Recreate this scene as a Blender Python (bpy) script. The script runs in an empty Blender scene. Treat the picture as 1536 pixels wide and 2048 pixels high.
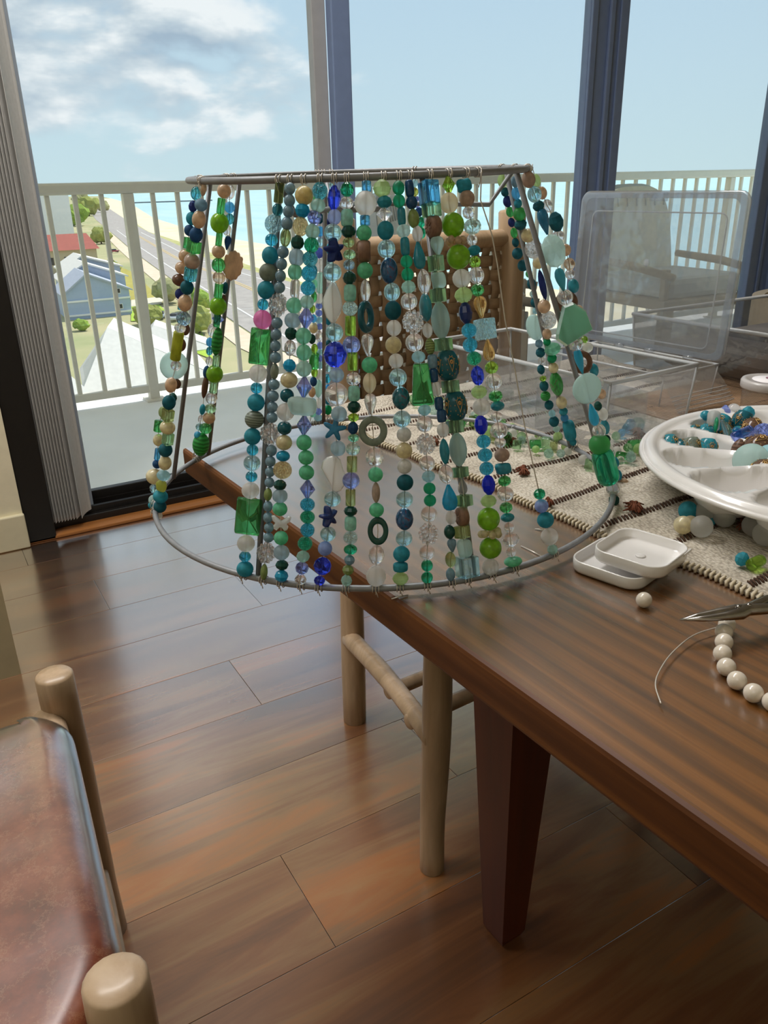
import bpy, bmesh, math, random
from mathutils import Vector, Matrix, noise as mnoise
sc = bpy.context.scene
COL = sc.collection
PI = math.pi
random.seed(7)

# ------------------------------------------------------------------ camera
# room axes: x along the glass wall, y outwards through it, z up; camera stands at (0, 0)
F_PX = 1590.0
PITCH = math.atan(662 / F_PX)
ROLL = 0.023
YAW = math.radians(30)
CAM = Vector((0, 0, 1.06))
FH = Vector((math.sin(YAW), math.cos(YAW), 0))
RT = Vector((math.cos(YAW), -math.sin(YAW), 0))
FWD = FH * math.cos(PITCH) - Vector((0, 0, math.sin(PITCH)))
_up = RT.cross(FWD)
CR = RT * math.cos(ROLL) - _up * math.sin(ROLL)
CU = RT * math.sin(ROLL) + _up * math.cos(ROLL)
cam = bpy.data.cameras.new('camera')
cam.sensor_fit = 'VERTICAL'
cam.sensor_height = 36
cam.lens = F_PX / 2048 * 36
cam.clip_start = 0.02
cam.clip_end = 60000
camo = bpy.data.objects.new('camera', cam)
COL.objects.link(camo)
m = Matrix((CR, CU, -FWD)).transposed().to_4x4()
m.translation = CAM
camo.matrix_world = m
sc.camera = camo

# ------------------------------------------------------------------ light and exposure
sc.view_settings.view_transform = 'Standard'
sc.view_settings.look = 'None'
sc.view_settings.gamma = 1
sc.view_settings.use_curve_mapping = False
sc.view_settings.exposure = 0.0
sc.cycles.caustics_reflective = False
sc.cycles.max_bounces = 16
sc.cycles.transparent_max_bounces = 24

SUN_DIR = Vector((0.55, 0.10, 0.83)).normalized()
sun = bpy.data.lights.new('sun', 'SUN')
sun.energy = 4.5
sun.angle = 0.01
sun.color = (1.0, 0.95, 0.86)
suno = bpy.data.objects.new('sun', sun)
COL.objects.link(suno)
suno.rotation_euler = (-SUN_DIR).to_track_quat('-Z', 'Y').to_euler()

# unseen area lights added to brighten the interior, stronger one towards the window
def fill_light(loc, sx, sy, watts):
    l = bpy.data.lights.new('added_fill_light', 'AREA')
    l.shape = 'RECTANGLE'
    l.size, l.size_y = sx, sy
    l.energy = watts
    l.color = (1.0, 0.985, 0.96)
    o = bpy.data.objects.new('added_fill_light', l)
    COL.objects.link(o)
    o.location = loc
fill_light((0.10, 1.48, 2.57), 2.1, 0.45, 52)
fill_light((-1.3, -0.7, 2.57), 1.2, 1.2, 7)

def nd(nt, typ, **kw):
    n = nt.nodes.new(typ)
    for k, v in kw.items():
        if k.startswith('i_'):
            key = k[2:]
            key = int(key) if key.isdigit() else key.replace('_', ' ')
            n.inputs[key].default_value = v
        else:
            setattr(n, k, v)
    return n

def ramp(nt, fac, stops, interp='LINEAR'):
    r = nt.nodes.new('ShaderNodeValToRGB')
    r.color_ramp.interpolation = interp
    el = r.color_ramp.elements
    while len(el) < len(stops):
        el.new(0.5)
    for e, (p, c) in zip(el, stops):
        e.position = p
        e.color = (*c, 1) if len(c) == 3 else c
    nt.links.new(fac, r.inputs[0])
    return r.outputs[0]

def lin(h):
    h = h.lstrip('#')
    o = []
    for i in (0, 2, 4):
        c = int(h[i:i + 2], 16) / 255
        o.append(c / 12.92 if c <= 0.04045 else ((c + 0.055) / 1.055) ** 2.4)
    return tuple(o)

SKY = 1.17
world = bpy.data.worlds.new('sky')
sc.world = world
world.use_nodes = True
nt = world.node_tree
nt.nodes.clear()
L = nt.links.new
tc = nd(nt, 'ShaderNodeTexCoord')
sep = nd(nt, 'ShaderNodeSeparateXYZ')
L(tc.outputs['Generated'], sep.inputs[0])
grad = ramp(nt, sep.outputs['Z'], [(0.0, lin('c3dbe2')), (0.10, lin('bdd6e4')), (0.22, lin('b4cfe4')), (0.45, lin('9fc2e0')), (1.0, lin('86b0da'))])
# cloud bank: a fractal over the view direction, thick over the land, thinning out over the sea
mp = nd(nt, 'ShaderNodeMapping')
mp.inputs['Scale'].default_value = (5.5, 5.5, 13.0)
mp.inputs['Location'].default_value = (3.1, 0.4, 1.72)
L(tc.outputs['Generated'], mp.inputs[0])
nz = nd(nt, 'ShaderNodeTexNoise', i_Scale=1.0, i_Detail=9.0, i_Roughness=0.56, i_Distortion=0.15)
L(mp.outputs[0], nz.inputs['Vector'])
mp2 = nd(nt, 'ShaderNodeMapping')
mp2.inputs['Scale'].default_value = (5.5, 5.5, 13.0)
mp2.inputs['Location'].default_value = (3.1, 0.4, 2.02)
L(tc.outputs['Generated'], mp2.inputs[0])
nz2 = nd(nt, 'ShaderNodeTexNoise', i_Scale=1.0, i_Detail=5.0, i_Roughness=0.5)
L(mp2.outputs[0], nz2.inputs['Vector'])
dt = nd(nt, 'ShaderNodeVectorMath', operation='DOT_PRODUCT')
L(tc.outputs['Generated'], dt.inputs[0])
dt.inputs[1].default_value = RT
cov = nd(nt, 'ShaderNodeMapRange', interpolation_type='SMOOTHSTEP')
L(dt.outputs['Value'], cov.inputs['Value'])
cov.inputs['From Min'].default_value = -0.26
cov.inputs['From Max'].default_value = 0.13
cov.inputs['To Min'].default_value = 0.19
cov.inputs['To Max'].default_value = -0.16
lo = nd(nt, 'ShaderNodeMapRange', interpolation_type='SMOOTHSTEP')
L(sep.outputs['Z'], lo.inputs['Value'])
lo.inputs['From Min'].default_value = 0.015
lo.inputs['From Max'].default_value = 0.09
lo.inputs['To Min'].default_value = -0.28
lo.inputs['To Max'].default_value = 0.02
a1 = nd(nt, 'ShaderNodeMath', operation='ADD')
L(nz.outputs[0], a1.inputs[0]); L(cov.outputs[0], a1.inputs[1])
a2 = nd(nt, 'ShaderNodeMath', operation='ADD')
L(a1.outputs[0], a2.inputs[0]); L(lo.outputs[0], a2.inputs[1])
dens = nd(nt, 'ShaderNodeMapRange', interpolation_type='SMOOTHSTEP')
L(a2.outputs[0], dens.inputs['Value'])
dens.inputs['From Min'].default_value = 0.49
dens.inputs['From Max'].default_value = 0.68
sh = nd(nt, 'ShaderNodeMath', operation='SUBTRACT')
L(nz.outputs[0], sh.inputs[0]); L(nz2.outputs[0], sh.inputs[1])
shp = nd(nt, 'ShaderNodeMath', operation='ADD', i_1=0.5)
L(sh.outputs[0], shp.inputs[0])
shade = ramp(nt, shp.outputs[0], [(0.40, lin('9fb3c6')), (0.50, lin('c3d0da')), (0.60, lin('ebeff2'))])
mx = nd(nt, 'ShaderNodeMix', data_type='RGBA')
L(dens.outputs[0], mx.inputs['Factor']); L(grad, mx.inputs['A']); L(shade, mx.inputs['B'])
bg = nd(nt, 'ShaderNodeBackground', i_Strength=SKY)
L(mx.outputs['Result'], bg.inputs[0])
L(bg.outputs[0], nd(nt, 'ShaderNodeOutputWorld').inputs[0])

# ------------------------------------------------------------------ placing by sight lines
def ray(x, y):
    return FWD + CR * ((x - 768) / F_PX) - CU * ((y - 1024) / F_PX)
def atz(x, y, z):
    d = ray(x, y)
    return CAM + d * ((z - CAM.z) / d.z)
def aty(x, y, yy):
    d = ray(x, y)
    return CAM + d * (yy / d.y)
def proj(P):
    v = Vector(P) - CAM
    z = v.dot(FWD)
    return 768 + F_PX * v.dot(CR) / z, 1024 - F_PX * v.dot(CU) / z, z

# ------------------------------------------------------------------ mesh helpers
class MB:
    """collects vertices and faces for ONE mesh object"""
    def __init__(s):
        s.v = []; s.f = []; s.mi = []; s.sm = []
    def add(s, vs, fs, M=None, mi=0, smooth=True):
        o = len(s.v)
        s.v += [tuple((M @ Vector(p)) if M is not None else p) for p in vs]
        for f in fs:
            s.f.append([i + o for i in f]); s.mi.append(mi); s.sm.append(smooth)
        return s
    def box(s, a, b, M=None, mi=0, bev=0.0):
        if bev > 0:
            return s.add(*rbox(a, b, bev), M=M, mi=mi, smooth=False)
        x0, y0, z0 = a; x1, y1, z1 = b
        vs = [(x0, y0, z0), (x1, y0, z0), (x1, y1, z0), (x0, y1, z0), (x0, y0, z1), (x1, y0, z1), (x1, y1, z1), (x0, y1, z1)]
        return s.add(vs, [(0, 3, 2, 1), (4, 5, 6, 7), (0, 1, 5, 4), (1, 2, 6, 5), (2, 3, 7, 6), (3, 0, 4, 7)], M, mi, False)
    def lathe(s, prof, n=16, M=None, mi=0, smooth=True):
        vs = []; fs = []
        for r, z in prof:
            for i in range(n):
                a = 2 * PI * i / n
                vs.append((r * math.cos(a), r * math.sin(a), z))
        for k in range(len(prof) - 1):
            for i in range(n):
                j = (i + 1) % n
                fs.append((k * n + i, k * n + j, (k + 1) * n + j, (k + 1) * n + i))
        if prof[0][0] > 1e-6: fs.append(tuple(range(n))[::-1])
        if prof[-1][0] > 1e-6: fs.append(tuple((len(prof) - 1) * n + i for i in range(n)))
        return s.add(vs, fs, M, mi, smooth)
    def tube(s, pts, r, n=8, M=None, mi=0, closed=False, cap=True):
        pts = [Vector(p) for p in pts]
        N = len(pts)
        rs = r if isinstance(r, (list, tuple)) else [r] * N
        vs = []; fs = []
        up = None
        for i, p in enumerate(pts):
            a = pts[i - 1] if (i > 0 or closed) else p
            b = pts[(i + 1) % N] if (i < N - 1 or closed) else p
            t = (b - a).normalized()
            if up is None:
                up = t.orthogonal().normalized()
            up = (up - t * up.dot(t))
            up = up.normalized() if up.length > 1e-6 else t.orthogonal().normalized()
            w = t.cross(up)
            for k in range(n):
                an = 2 * PI * k / n
                vs.append(p + (up * math.cos(an) + w * math.sin(an)) * rs[i])
        for i in range(N if closed else N - 1):
            j = (i + 1) % N
            for k in range(n):
                l = (k + 1) % n
                fs.append((i * n + k, i * n + l, j * n + l, j * n + k))
        if cap and not closed:
            fs.append(tuple(range(n))[::-1]); fs.append(tuple((N - 1) * n + k for k in range(n)))
        return s.add([tuple(v) for v in vs], fs, M, mi)
    def sphere(s, c, r, n=10, m=6, M=None, mi=0):
        r = r if isinstance(r, (tuple, list)) else (r, r, r)
        MM = Matrix.Translation(c) @ Matrix.Diagonal((*r, 1))
        if M is not None: MM = M @ MM
        prof = [(math.sin(PI * k / m) if 0 < k < m else 0.0001, -math.cos(PI * k / m)) for k in range(m + 1)]
        return s.lathe(prof, n, MM, mi)
    def prism(s, poly, z0, z1, M=None, mi=0, smooth=False):
        n = len(poly)
        vs = [(x, y, z0) for x, y in poly] + [(x, y, z1) for x, y in poly]
        fs = [tuple(range(n))[::-1], tuple(range(n, 2 * n))] + [(i, (i + 1) % n, n + (i + 1) % n, n + i) for i in range(n)]
        return s.add(vs, fs, M, mi, smooth)
    def mesh(s, name):
        me = bpy.data.meshes.new(name)
        me.from_pydata(s.v, [], s.f)
        me.polygons.foreach_set('material_index', s.mi)
        me.polygons.foreach_set('use_smooth', s.sm)
        me.update()
        return me
    def build(s, name, mats, parent=None, loc=None, **kw):
        return mk(name, s.mesh(name), mats, parent, loc, **kw)

def rbox(a, b, r):
    """box with chamfered edges (24 vertices)"""
    c = [(a[i] + b[i]) / 2 for i in range(3)]
    h = [abs(b[i] - a[i]) / 2 for i in range(3)]
    r = min(r, min(h) * 0.98)
    bm = bmesh.new()
    bmesh.ops.create_cube(bm, size=2)
    for v in bm.verts:
        v.co = Vector((c[0] + v.co.x * h[0], c[1] + v.co.y * h[1], c[2] + v.co.z * h[2]))
    bmesh.ops.bevel(bm, geom=bm.edges[:], offset=r, segments=2, profile=0.5, affect='EDGES')
    vs = [tuple(v.co) for v in bm.verts]
    fs = [tuple(v.index for v in f.verts) for f in bm.faces]
    bm.free()
    return vs, fs

def mk(name, me, mats, parent=None, loc=None, label=None, cat=None, group=None, kind=None):
    if mats is not None:
        for x in (mats if isinstance(mats, (list, tuple)) else [mats]):
            me.materials.append(x)
    o = bpy.data.objects.new(name, me)
    COL.objects.link(o)
    if parent is not None: o.parent = parent
    if loc is not None: o.location = loc
    tag(o, label, cat, group, kind)
    return o
def tag(o, label=None, cat=None, group=None, kind=None):
    if label: o['label'] = label
    if cat: o['category'] = cat
    if group: o['group'] = group
    if kind: o['kind'] = kind
    return o
def thing(name, label, cat, loc=(0, 0, 0), rz=0, group=None):
    o = bpy.data.objects.new(name, None)
    COL.objects.link(o)
    o.empty_display_size = 0.05
    o.location = loc
    o.rotation_euler = (0, 0, rz)
    return tag(o, label, cat, group)

# ------------------------------------------------------------------ materials
def newmat(name):
    M = bpy.data.materials.new(name)
    M.use_nodes = True
    n = M.node_tree
    n.nodes.clear()
    out = n.nodes.new('ShaderNodeOutputMaterial')
    return M, n, out
def principled(n, **kw):
    p = n.nodes.new('ShaderNodeBsdfPrincipled')
    for k, v in kw.items():
        p.inputs[k.replace('_', ' ')].default_value = (*v, 1) if isinstance(v, tuple) and len(v) == 3 else v
    return p
def plain(name, c, rough=0.5, metal=0.0, var=0.12, scale=30.0, bump=0.0, **kw):
    """coloured surface with a little procedural mottling"""
    M, n, out = newmat(name)
    c = lin(c) if isinstance(c, str) else c
    t = nd(n, 'ShaderNodeTexCoord')
    z = nd(n, 'ShaderNodeTexNoise', i_Scale=scale, i_Detail=4.0)
    n.links.new(t.outputs['Object'], z.inputs['Vector'])
    col = ramp(n, z.outputs[0], [(0.3, tuple(x * (1 - var) for x in c)), (0.7, tuple(min(1, x * (1 + var)) for x in c))])
    p = principled(n, Roughness=rough, Metallic=metal, **kw)
    n.links.new(col, p.inputs['Base Color'])
    if bump:
        b = nd(n, 'ShaderNodeBump', i_Strength=bump, i_Distance=0.002)
        n.links.new(z.outputs[0], b.inputs['Height'])
        n.links.new(b.outputs[0], p.inputs['Normal'])
    n.links.new(p.outputs[0], out.inputs[0])
    return M
def clearsheet(name, tint, gloss=0.10, rough=0.05, haze=0.0, hazecol=(0.8, 0.8, 0.82), bump=0.0, bscale=20.0):
    """thin clear plastic or window pane: mostly see-through, a fresnel shine, some haze"""
    M, n, out = newmat(name)
    tr = nd(n, 'ShaderNodeBsdfTransparent'); tr.inputs[0].default_value = (*tint, 1)
    gl = nd(n, 'ShaderNodeBsdfGlossy', i_Roughness=rough)
    fr = nd(n, 'ShaderNodeLayerWeight', i_Blend=0.5)
    pw = nd(n, 'ShaderNodeMath', operation='POWER', i_1=5.0)
    n.links.new(fr.outputs['Facing'], pw.inputs[0])
    ad = nd(n, 'ShaderNodeMath', operation='MULTIPLY_ADD', i_1=0.9, i_2=0.035 + gloss)
    ad.use_clamp = True
    n.links.new(pw.outputs[0], ad.inputs[0])
    mxs = nd(n, 'ShaderNodeMixShader')
    n.links.new(ad.outputs[0], mxs.inputs[0])
    base = tr.outputs[0]
    if haze > 0:
        df = nd(n, 'ShaderNodeBsdfDiffuse'); df.inputs[0].default_value = (*hazecol, 1)
        tl = nd(n, 'ShaderNodeBsdfTranslucent'); tl.inputs[0].default_value = (*hazecol, 1)
        m1 = nd(n, 'ShaderNodeMixShader', i_0=0.75)
        n.links.new(df.outputs[0], m1.inputs[1]); n.links.new(tl.outputs[0], m1.inputs[2])
        m2 = nd(n, 'ShaderNodeMixShader', i_0=haze)
        n.links.new(tr.outputs[0], m2.inputs[1]); n.links.new(m1.outputs[0], m2.inputs[2])
        base = m2.outputs[0]
    if bump:
        t = nd(n, 'ShaderNodeTexCoord')
        z = nd(n, 'ShaderNodeTexNoise', i_Scale=bscale, i_Detail=3.0)
        n.links.new(t.outputs['Object'], z.inputs['Vector'])
        b = nd(n, 'ShaderNodeBump', i_Strength=bump, i_Distance=0.01)
        n.links.new(z.outputs[0], b.inputs['Height'])
        n.links.new(b.outputs[0], gl.inputs['Normal'])
    n.links.new(base, mxs.inputs[1]); n.links.new(gl.outputs[0], mxs.inputs[2])
    n.links.new(mxs.outputs[0], out.inputs[0])
    return M
def polished(n, p, b, polish):
    """a waxed finish whose shine grows quickly towards grazing angles"""
    amt, pwr, rough = polish
    gl = nd(n, 'ShaderNodeBsdfGlossy', i_Roughness=rough)
    lwt = nd(n, 'ShaderNodeLayerWeight', i_Blend=0.5)
    pw = nd(n, 'ShaderNodeMath', operation='POWER', i_1=pwr)
    n.links.new(lwt.outputs['Facing'], pw.inputs[0])
    ml = nd(n, 'ShaderNodeMath', operation='MULTIPLY', i_1=amt)
    ml.use_clamp = True
    n.links.new(pw.outputs[0], ml.inputs[0])
    mxs = nd(n, 'ShaderNodeMixShader')
    n.links.new(ml.outputs[0], mxs.inputs[0])
    n.links.new(p.outputs[0], mxs.inputs[1]); n.links.new(gl.outputs[0], mxs.inputs[2])
    return mxs.outputs[0]
def wood(name, stops, axis='X', stretch=14.0, scale=6.0, rough=0.4, coat=0.0, coat_ior=1.5, rand=0.0, rings=0.0, spec=0.5, coat_rough=0.2, polish=None, dents=False):
    """grain running along one axis; rand shifts the tone from object to object"""
    M, n, out = newmat(name)
    t = nd(n, 'ShaderNodeTexCoord')
    oi = nd(n, 'ShaderNodeObjectInfo')
    ofs = nd(n, 'ShaderNodeVectorMath', operation='ADD')
    mul = nd(n, 'ShaderNodeMath', operation='MULTIPLY', i_1=37.0)
    n.links.new(oi.outputs['Random'], mul.inputs[0])
    n.links.new(t.outputs['Object'], ofs.inputs[0])
    if rand: n.links.new(mul.outputs[0], ofs.inputs[1])
    mp = nd(n, 'ShaderNodeMapping')
    s = [scale * stretch / 4] * 3
    s['XYZ'.index(axis)] = scale / 4
    mp.inputs['Scale'].default_value = s
    n.links.new(ofs.outputs[0], mp.inputs[0])
    z = nd(n, 'ShaderNodeTexNoise', i_Scale=1.0, i_Detail=6.0, i_Roughness=0.6, i_Distortion=0.6)
    n.links.new(mp.outputs[0], z.inputs['Vector'])
    fac = z.outputs[0]
    if rings:
        mp3 = nd(n, 'ShaderNodeMapping')
        s3 = [1.0] * 3
        s3['XYZ'.index(axis)] = 0.06
        mp3.inputs['Scale'].default_value = s3
        n.links.new(ofs.outputs[0], mp3.inputs[0])
        w = nd(n, 'ShaderNodeTexWave', i_Scale=rings, i_Distortion=16.0, i_Detail=3.0)
        w.inputs['Detail Scale'].default_value = 0.5
        w.bands_direction = 'X' if axis == 'Y' else 'Y'
        n.links.new(mp3.outputs[0], w.inputs['Vector'])
        mm = nd(n, 'ShaderNodeMix', data_type='FLOAT', i_0=0.22)
        n.links.new(z.outputs[0], mm.inputs['A']); n.links.new(w.outputs[1], mm.inputs['B'])
        fac = mm.outputs[0]
    if rand:
        z2 = nd(n, 'ShaderNodeTexNoise', i_Scale=2.6, i_Detail=2.0)
        mpb = nd(n, 'ShaderNodeMapping')
        s2 = [2.2] * 3
        s2['XYZ'.index(axis)] = 0.8
        mpb.inputs['Scale'].default_value = s2
        n.links.new(ofs.outputs[0], mpb.inputs[0]); n.links.new(mpb.outputs[0], z2.inputs['Vector'])
        m2 = nd(n, 'ShaderNodeMath', operation='MULTIPLY_ADD', i_1=rand)
        n.links.new(oi.outputs['Random'], m2.inputs[0])
        m3 = nd(n, 'ShaderNodeMath', operation='MULTIPLY_ADD', i_1=0.7, i_2=-0.35 - rand / 2)
        n.links.new(z2.outputs[0], m3.inputs[0])
        n.links.new(m3.outputs[0], m2.inputs[2])
        m4 = nd(n, 'ShaderNodeMath', operation='ADD')
        n.links.new(fac, m4.inputs[0]); n.links.new(m2.outputs[0], m4.inputs[1])
        fac = m4.outputs[0]
    col = ramp(n, fac, stops)
    if dents:                                            # small dark nail holes and dings in the old boards
        vd = nd(n, 'ShaderNodeTexVoronoi', i_Scale=26.0)
        n.links.new(t.outputs['Object'], vd.inputs['Vector'])
        sepc = nd(n, 'ShaderNodeSeparateColor')
        n.links.new(vd.outputs['Color'], sepc.inputs[0])
        rad = nd(n, 'ShaderNodeMath', operation='MULTIPLY', i_1=0.075)
        n.links.new(sepc.outputs[0], rad.inputs[0])
        lt = nd(n, 'ShaderNodeMath', operation='LESS_THAN')
        n.links.new(vd.outputs['Distance'], lt.inputs[0]); n.links.new(rad.outputs[0], lt.inputs[1])
        md = nd(n, 'ShaderNodeMix', data_type='RGBA')
        n.links.new(lt.outputs[0], md.inputs['Factor']); n.links.new(col, md.inputs['A']); md.inputs['B'].default_value = (.012, .007, .004, 1)
        col = md.outputs['Result']
    p = principled(n, Roughness=rough, Coat_Weight=coat, Coat_Roughness=coat_rough, Coat_IOR=coat_ior, Specular_IOR_Level=spec)
    n.links.new(col, p.inputs['Base Color'])
    b = nd(n, 'ShaderNodeBump', i_Strength=0.15, i_Distance=0.002)
    n.links.new(z.outputs[0], b.inputs['Height'])
    n.links.new(b.outputs[0], p.inputs['Normal'])
    n.links.new(polished(n, p, b, polish) if polish else p.outputs[0], out.inputs[0])
    return M

W = {}
W['floor'] = wood('floor_wood', [(0.12, lin('4e321e')), (0.34, lin('6e4426')), (0.46, lin('82522e')), (0.56, lin('8c643e')), (0.68, lin('a46632')), (0.85, lin('a47a4a'))], 'X', 8, 8, rough=0.42, coat=0.3, coat_ior=1.5, coat_rough=0.25, rand=0.14, polish=(2.7, 2.35, 0.20))
W['pine'] = wood('table_pine', [(0.25, lin('4a2c0e')), (0.45, lin('683f12')), (0.60, lin('7e4d18')), (0.78, lin('8a5a22'))], 'Y', 48, 12, rough=0.42, coat=0.1, coat_ior=1.5, coat_rough=0.30, rings=19.0, polish=(2.3, 2.9, 0.26), dents=True)
W['pine_shaded_side'] = wood('table_pine_shaded_side', [(0.22, lin('3e200c')), (0.42, lin('5a3214')), (0.55, lin('6e421c')), (0.75, lin('7c5026'))], 'Y', 26, 9, rough=0.5, rings=19.0, spec=0.3)  # same pine darkened, with the shade on the slab's sides in its colour
W['leg'] = wood('table_leg_wood', [(0.2, lin('32120a')), (0.5, lin('501f0e')), (0.8, lin('642c12'))], 'Z', 14, 5, rough=0.45)
W['log'] = wood('peeled_log_wood', [(0.2, lin('86705a')), (0.45, lin('a68c6e')), (0.6, lin('bca082')), (0.8, lin('ceb69a'))], 'Z', 8, 10, rough=0.45, coat=0.3)
W['logend'] = plain('log_end_grain', 'c0a074', 0.45, var=0.2, scale=40)
W['thresh'] = wood('threshold_wood', [(0.2, lin('7a4a22')), (0.6, lin('a86c36'))], 'X', 10, 6, rough=0.4)
M_black = plain('black_door_frame', '14110f', 0.4, var=0.2)
M_hazed_frame = plain('glare_hazed_frame', '7688ac', 0.35, metal=0.0, var=0.04)  # dark frame metal; the sky's veiling glare is put into the blue-grey
M_greyal = plain('grey_weather_strip', 'a2a2a4', 0.5, var=0.04)
M_wall = plain('cream_wall_paint', 'ece2c4', 0.7, var=0.04)
M_ceil = plain('white_ceiling_paint', 'f0eee8', 0.8, var=0.02)
M_rail = plain('white_painted_rail', 'ddd8cc', 0.45, var=0.03)
M_conc = plain('pale_concrete', 'eeeeec', 0.8, var=0.05, scale=4, bump=0.2)
M_blind = plain('blind_fabric', 'c2c0bc', 0.7, var=0.05, scale=80)
M_wire = plain('grey_steel_wire', '86888c', 0.42, metal=0.15, var=0.10, scale=120)
M_thin = plain('thin_beading_wire', 'd0c8be', 0.35, metal=0.5)
M_pane = clearsheet('window_glass', (0.97, 0.985, 0.985), 0.0, 0.0, haze=0.02, hazecol=(0.85, 0.92, 0.95))
M_clear = clearsheet('clear_acrylic', (0.90, 0.91, 0.92), 0.06, 0.06, haze=0.10, bump=0.15)
M_clear2 = clearsheet('cloudy_clear_plastic', (0.93, 0.95, 0.98), 0.05, 0.12, haze=0.22, hazecol=(0.90, 0.95, 1.0), bump=0.5, bscale=14)
M_smoke = clearsheet('smoky_clear_plastic', (0.62, 0.60, 0.58), 0.14, 0.08, haze=0.06, hazecol=(0.6, 0.6, 0.6), bump=0.3)
M_edge = plain('bright_plastic_edge', 'e4e6e8', 0.2, var=0.03, Transmission_Weight=0.5)
M_whitepl = plain('white_plastic', 'e9e6e4', 0.22, var=0.02, Coat_Weight=0.4)
M_bagpl = clearsheet('zip_bag_film', (0.93, 0.93, 0.93), 0.10, 0.2, haze=0.28, bump=0.6, bscale=30)
# ================================================================== THE SETTING
def S(mb, name, mats, parent=None, **kw):
    return mb.build(name, mats, parent, kind='structure', **kw)
def sbox(name, a, b, mats, parent=None, bev=0.0, **kw):
    return S(MB().box(a, b, bev=bev), name, mats, parent, **kw)

# floor: a base with laminate planks laid along the glass wall
floor = sbox('floor', (-2.2, -1.6, -0.05), (4.6, 2.66, -0.008), plain('floor_underlay', '2a1c12', 0.8))
ROWH = 0.207
joint = {1: 0.487, 3: 0.66, 0: 0.10, 2: -0.05, 4: 0.30, 5: 0.95, 6: 0.15, -1: 0.72, -2: 0.35, -3: 0.9, -4: 0.2}
rnd = random.Random(3)
for r in range(-5, 7):
    y0 = 1.195 + ROWH * r
    y1 = min(y0 + ROWH, 2.655)
    if y1 - y0 < 0.03: continue
    x = joint.get(r, rnd.uniform(-0.3, 0.8)) - 2.44
    while x < 3.4:
        x0, x1 = max(x, -1.6), x + 1.22
        if x1 > -1.4:
            MB().box((x0 + .0003, y0 + .0003, -0.008), (x1 - .0003, y1 - .0003, 0.0), bev=0.0006).build('plank', W['floor'], floor)
        x += 1.22
# walls and ceiling
wall_w = S(MB().box((-0.12, 2.59, 0), (0.175, 2.80, 2.6)).box((-2.2, 2.59, 0), (-1.75, 2.80, 2.6)).box((-1.75, 2.59, 0), (-0.12, 2.80, 0.45)).box((-2.2, 2.59, 2.30), (4.6, 2.80, 2.6)).box((3.98, 2.59, 0), (4.6, 2.80, 2.30)), 'wall_window', M_wall)
sbox('baseboard_window', (-1.2, 2.574, 0), (0.178, 2.592, 0.115), plain('cream_baseboard', 'e2d8b8', 0.5, var=0.03), bev=0.004)
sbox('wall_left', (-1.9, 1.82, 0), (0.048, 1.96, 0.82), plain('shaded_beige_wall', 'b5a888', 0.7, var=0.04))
sbox('wall_back', (-2.2, -1.7, 0), (4.6, -1.6, 2.6), M_wall)
sbox('wall_far_left', (-2.3, -1.6, 0), (-2.2, 2.8, 2.6), M_wall)
sbox('wall_right', (4.6, -1.7, 0), (4.7, 2.8, 2.6), M_wall)
sbox('ceiling', (-2.3, -1.7, 2.6), (4.7, 2.8, 2.7), M_ceil)

# sliding glass door: track, jambs, stiles, panes
door = S(MB().box((0.175, 2.66, 0.0), (3.98, 2.79, 0.035), bev=.003).box((0.175, 2.685, 0.035), (3.98, 2.70, 0.055)).box((0.175, 2.745, 0.035), (3.98, 2.76, 0.055)), 'door_1', M_black)
MB().box((0.175, 2.60, 0.0), (0.262, 2.79, 2.30), bev=.004).build('jamb', M_black, door)
MB().box((3.90, 2.64, 0.0), (3.98, 2.79, 2.30), bev=.004).build('jamb', M_hazed_frame, door)
MB().box((0.175, 2.62, 2.24), (3.98, 2.79, 2.32), bev=.004).build('head_rail', M_black, door)
MB().box((1.402, 2.70, 0.05), (1.472, 2.742, 2.26), bev=.004).build('stile', M_hazed_frame, door)
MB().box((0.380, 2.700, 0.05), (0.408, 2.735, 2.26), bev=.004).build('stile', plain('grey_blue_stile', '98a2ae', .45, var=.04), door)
MB().box((1.350, 2.742, 0.05), (1.402, 2.78, 2.26), bev=.003).build('weather_strip', M_greyal, door)
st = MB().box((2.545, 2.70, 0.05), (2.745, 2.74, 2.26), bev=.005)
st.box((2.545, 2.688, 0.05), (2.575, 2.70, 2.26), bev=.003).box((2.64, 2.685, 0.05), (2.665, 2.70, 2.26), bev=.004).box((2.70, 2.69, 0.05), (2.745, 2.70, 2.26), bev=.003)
st.build('stile', M_hazed_frame, door)
MB().box((3.745, 2.70, 0.05), (3.90, 2.75, 2.26), bev=.005).box((3.81, 2.69, 0.05), (3.83, 2.70, 2.26), bev=.003).build('stile', M_hazed_frame, door)
for x0, x1, yy in ((0.262, 1.352, 2.765), (1.47, 2.55, 2.72), (2.74, 3.75, 2.72)):
    MB().box((x0, yy, 0.05), (x1, yy + 0.005, 2.25)).build('pane', M_pane, door)
    MB().box((x0, yy - 0.012, 0.045), (x1, yy + 0.017, 0.085), bev=.003).build('pane_rail', M_black if x0 < 1 else M_hazed_frame, door)
sbox('trim_1', (0.175, 2.60, 0.0), (3.98, 2.662, 0.012), W['thresh'], bev=.003)

# an unseen extra window, added for daylight and its reflection on the leather
w2 = S(MB().box((-1.75, 2.66, 0.45), (-1.69, 2.76, 2.30)).box((-0.18, 2.66, 0.45), (-0.12, 2.76, 2.30)).box((-1.75, 2.66, 0.45), (-0.12, 2.76, 0.51)).box((-1.75, 2.66, 2.24), (-0.12, 2.76, 2.30)), 'added_window', M_black)
MB().box((-1.69, 2.70, 0.51), (-0.18, 2.705, 2.24)).build('pane', M_pane, w2)

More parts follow.
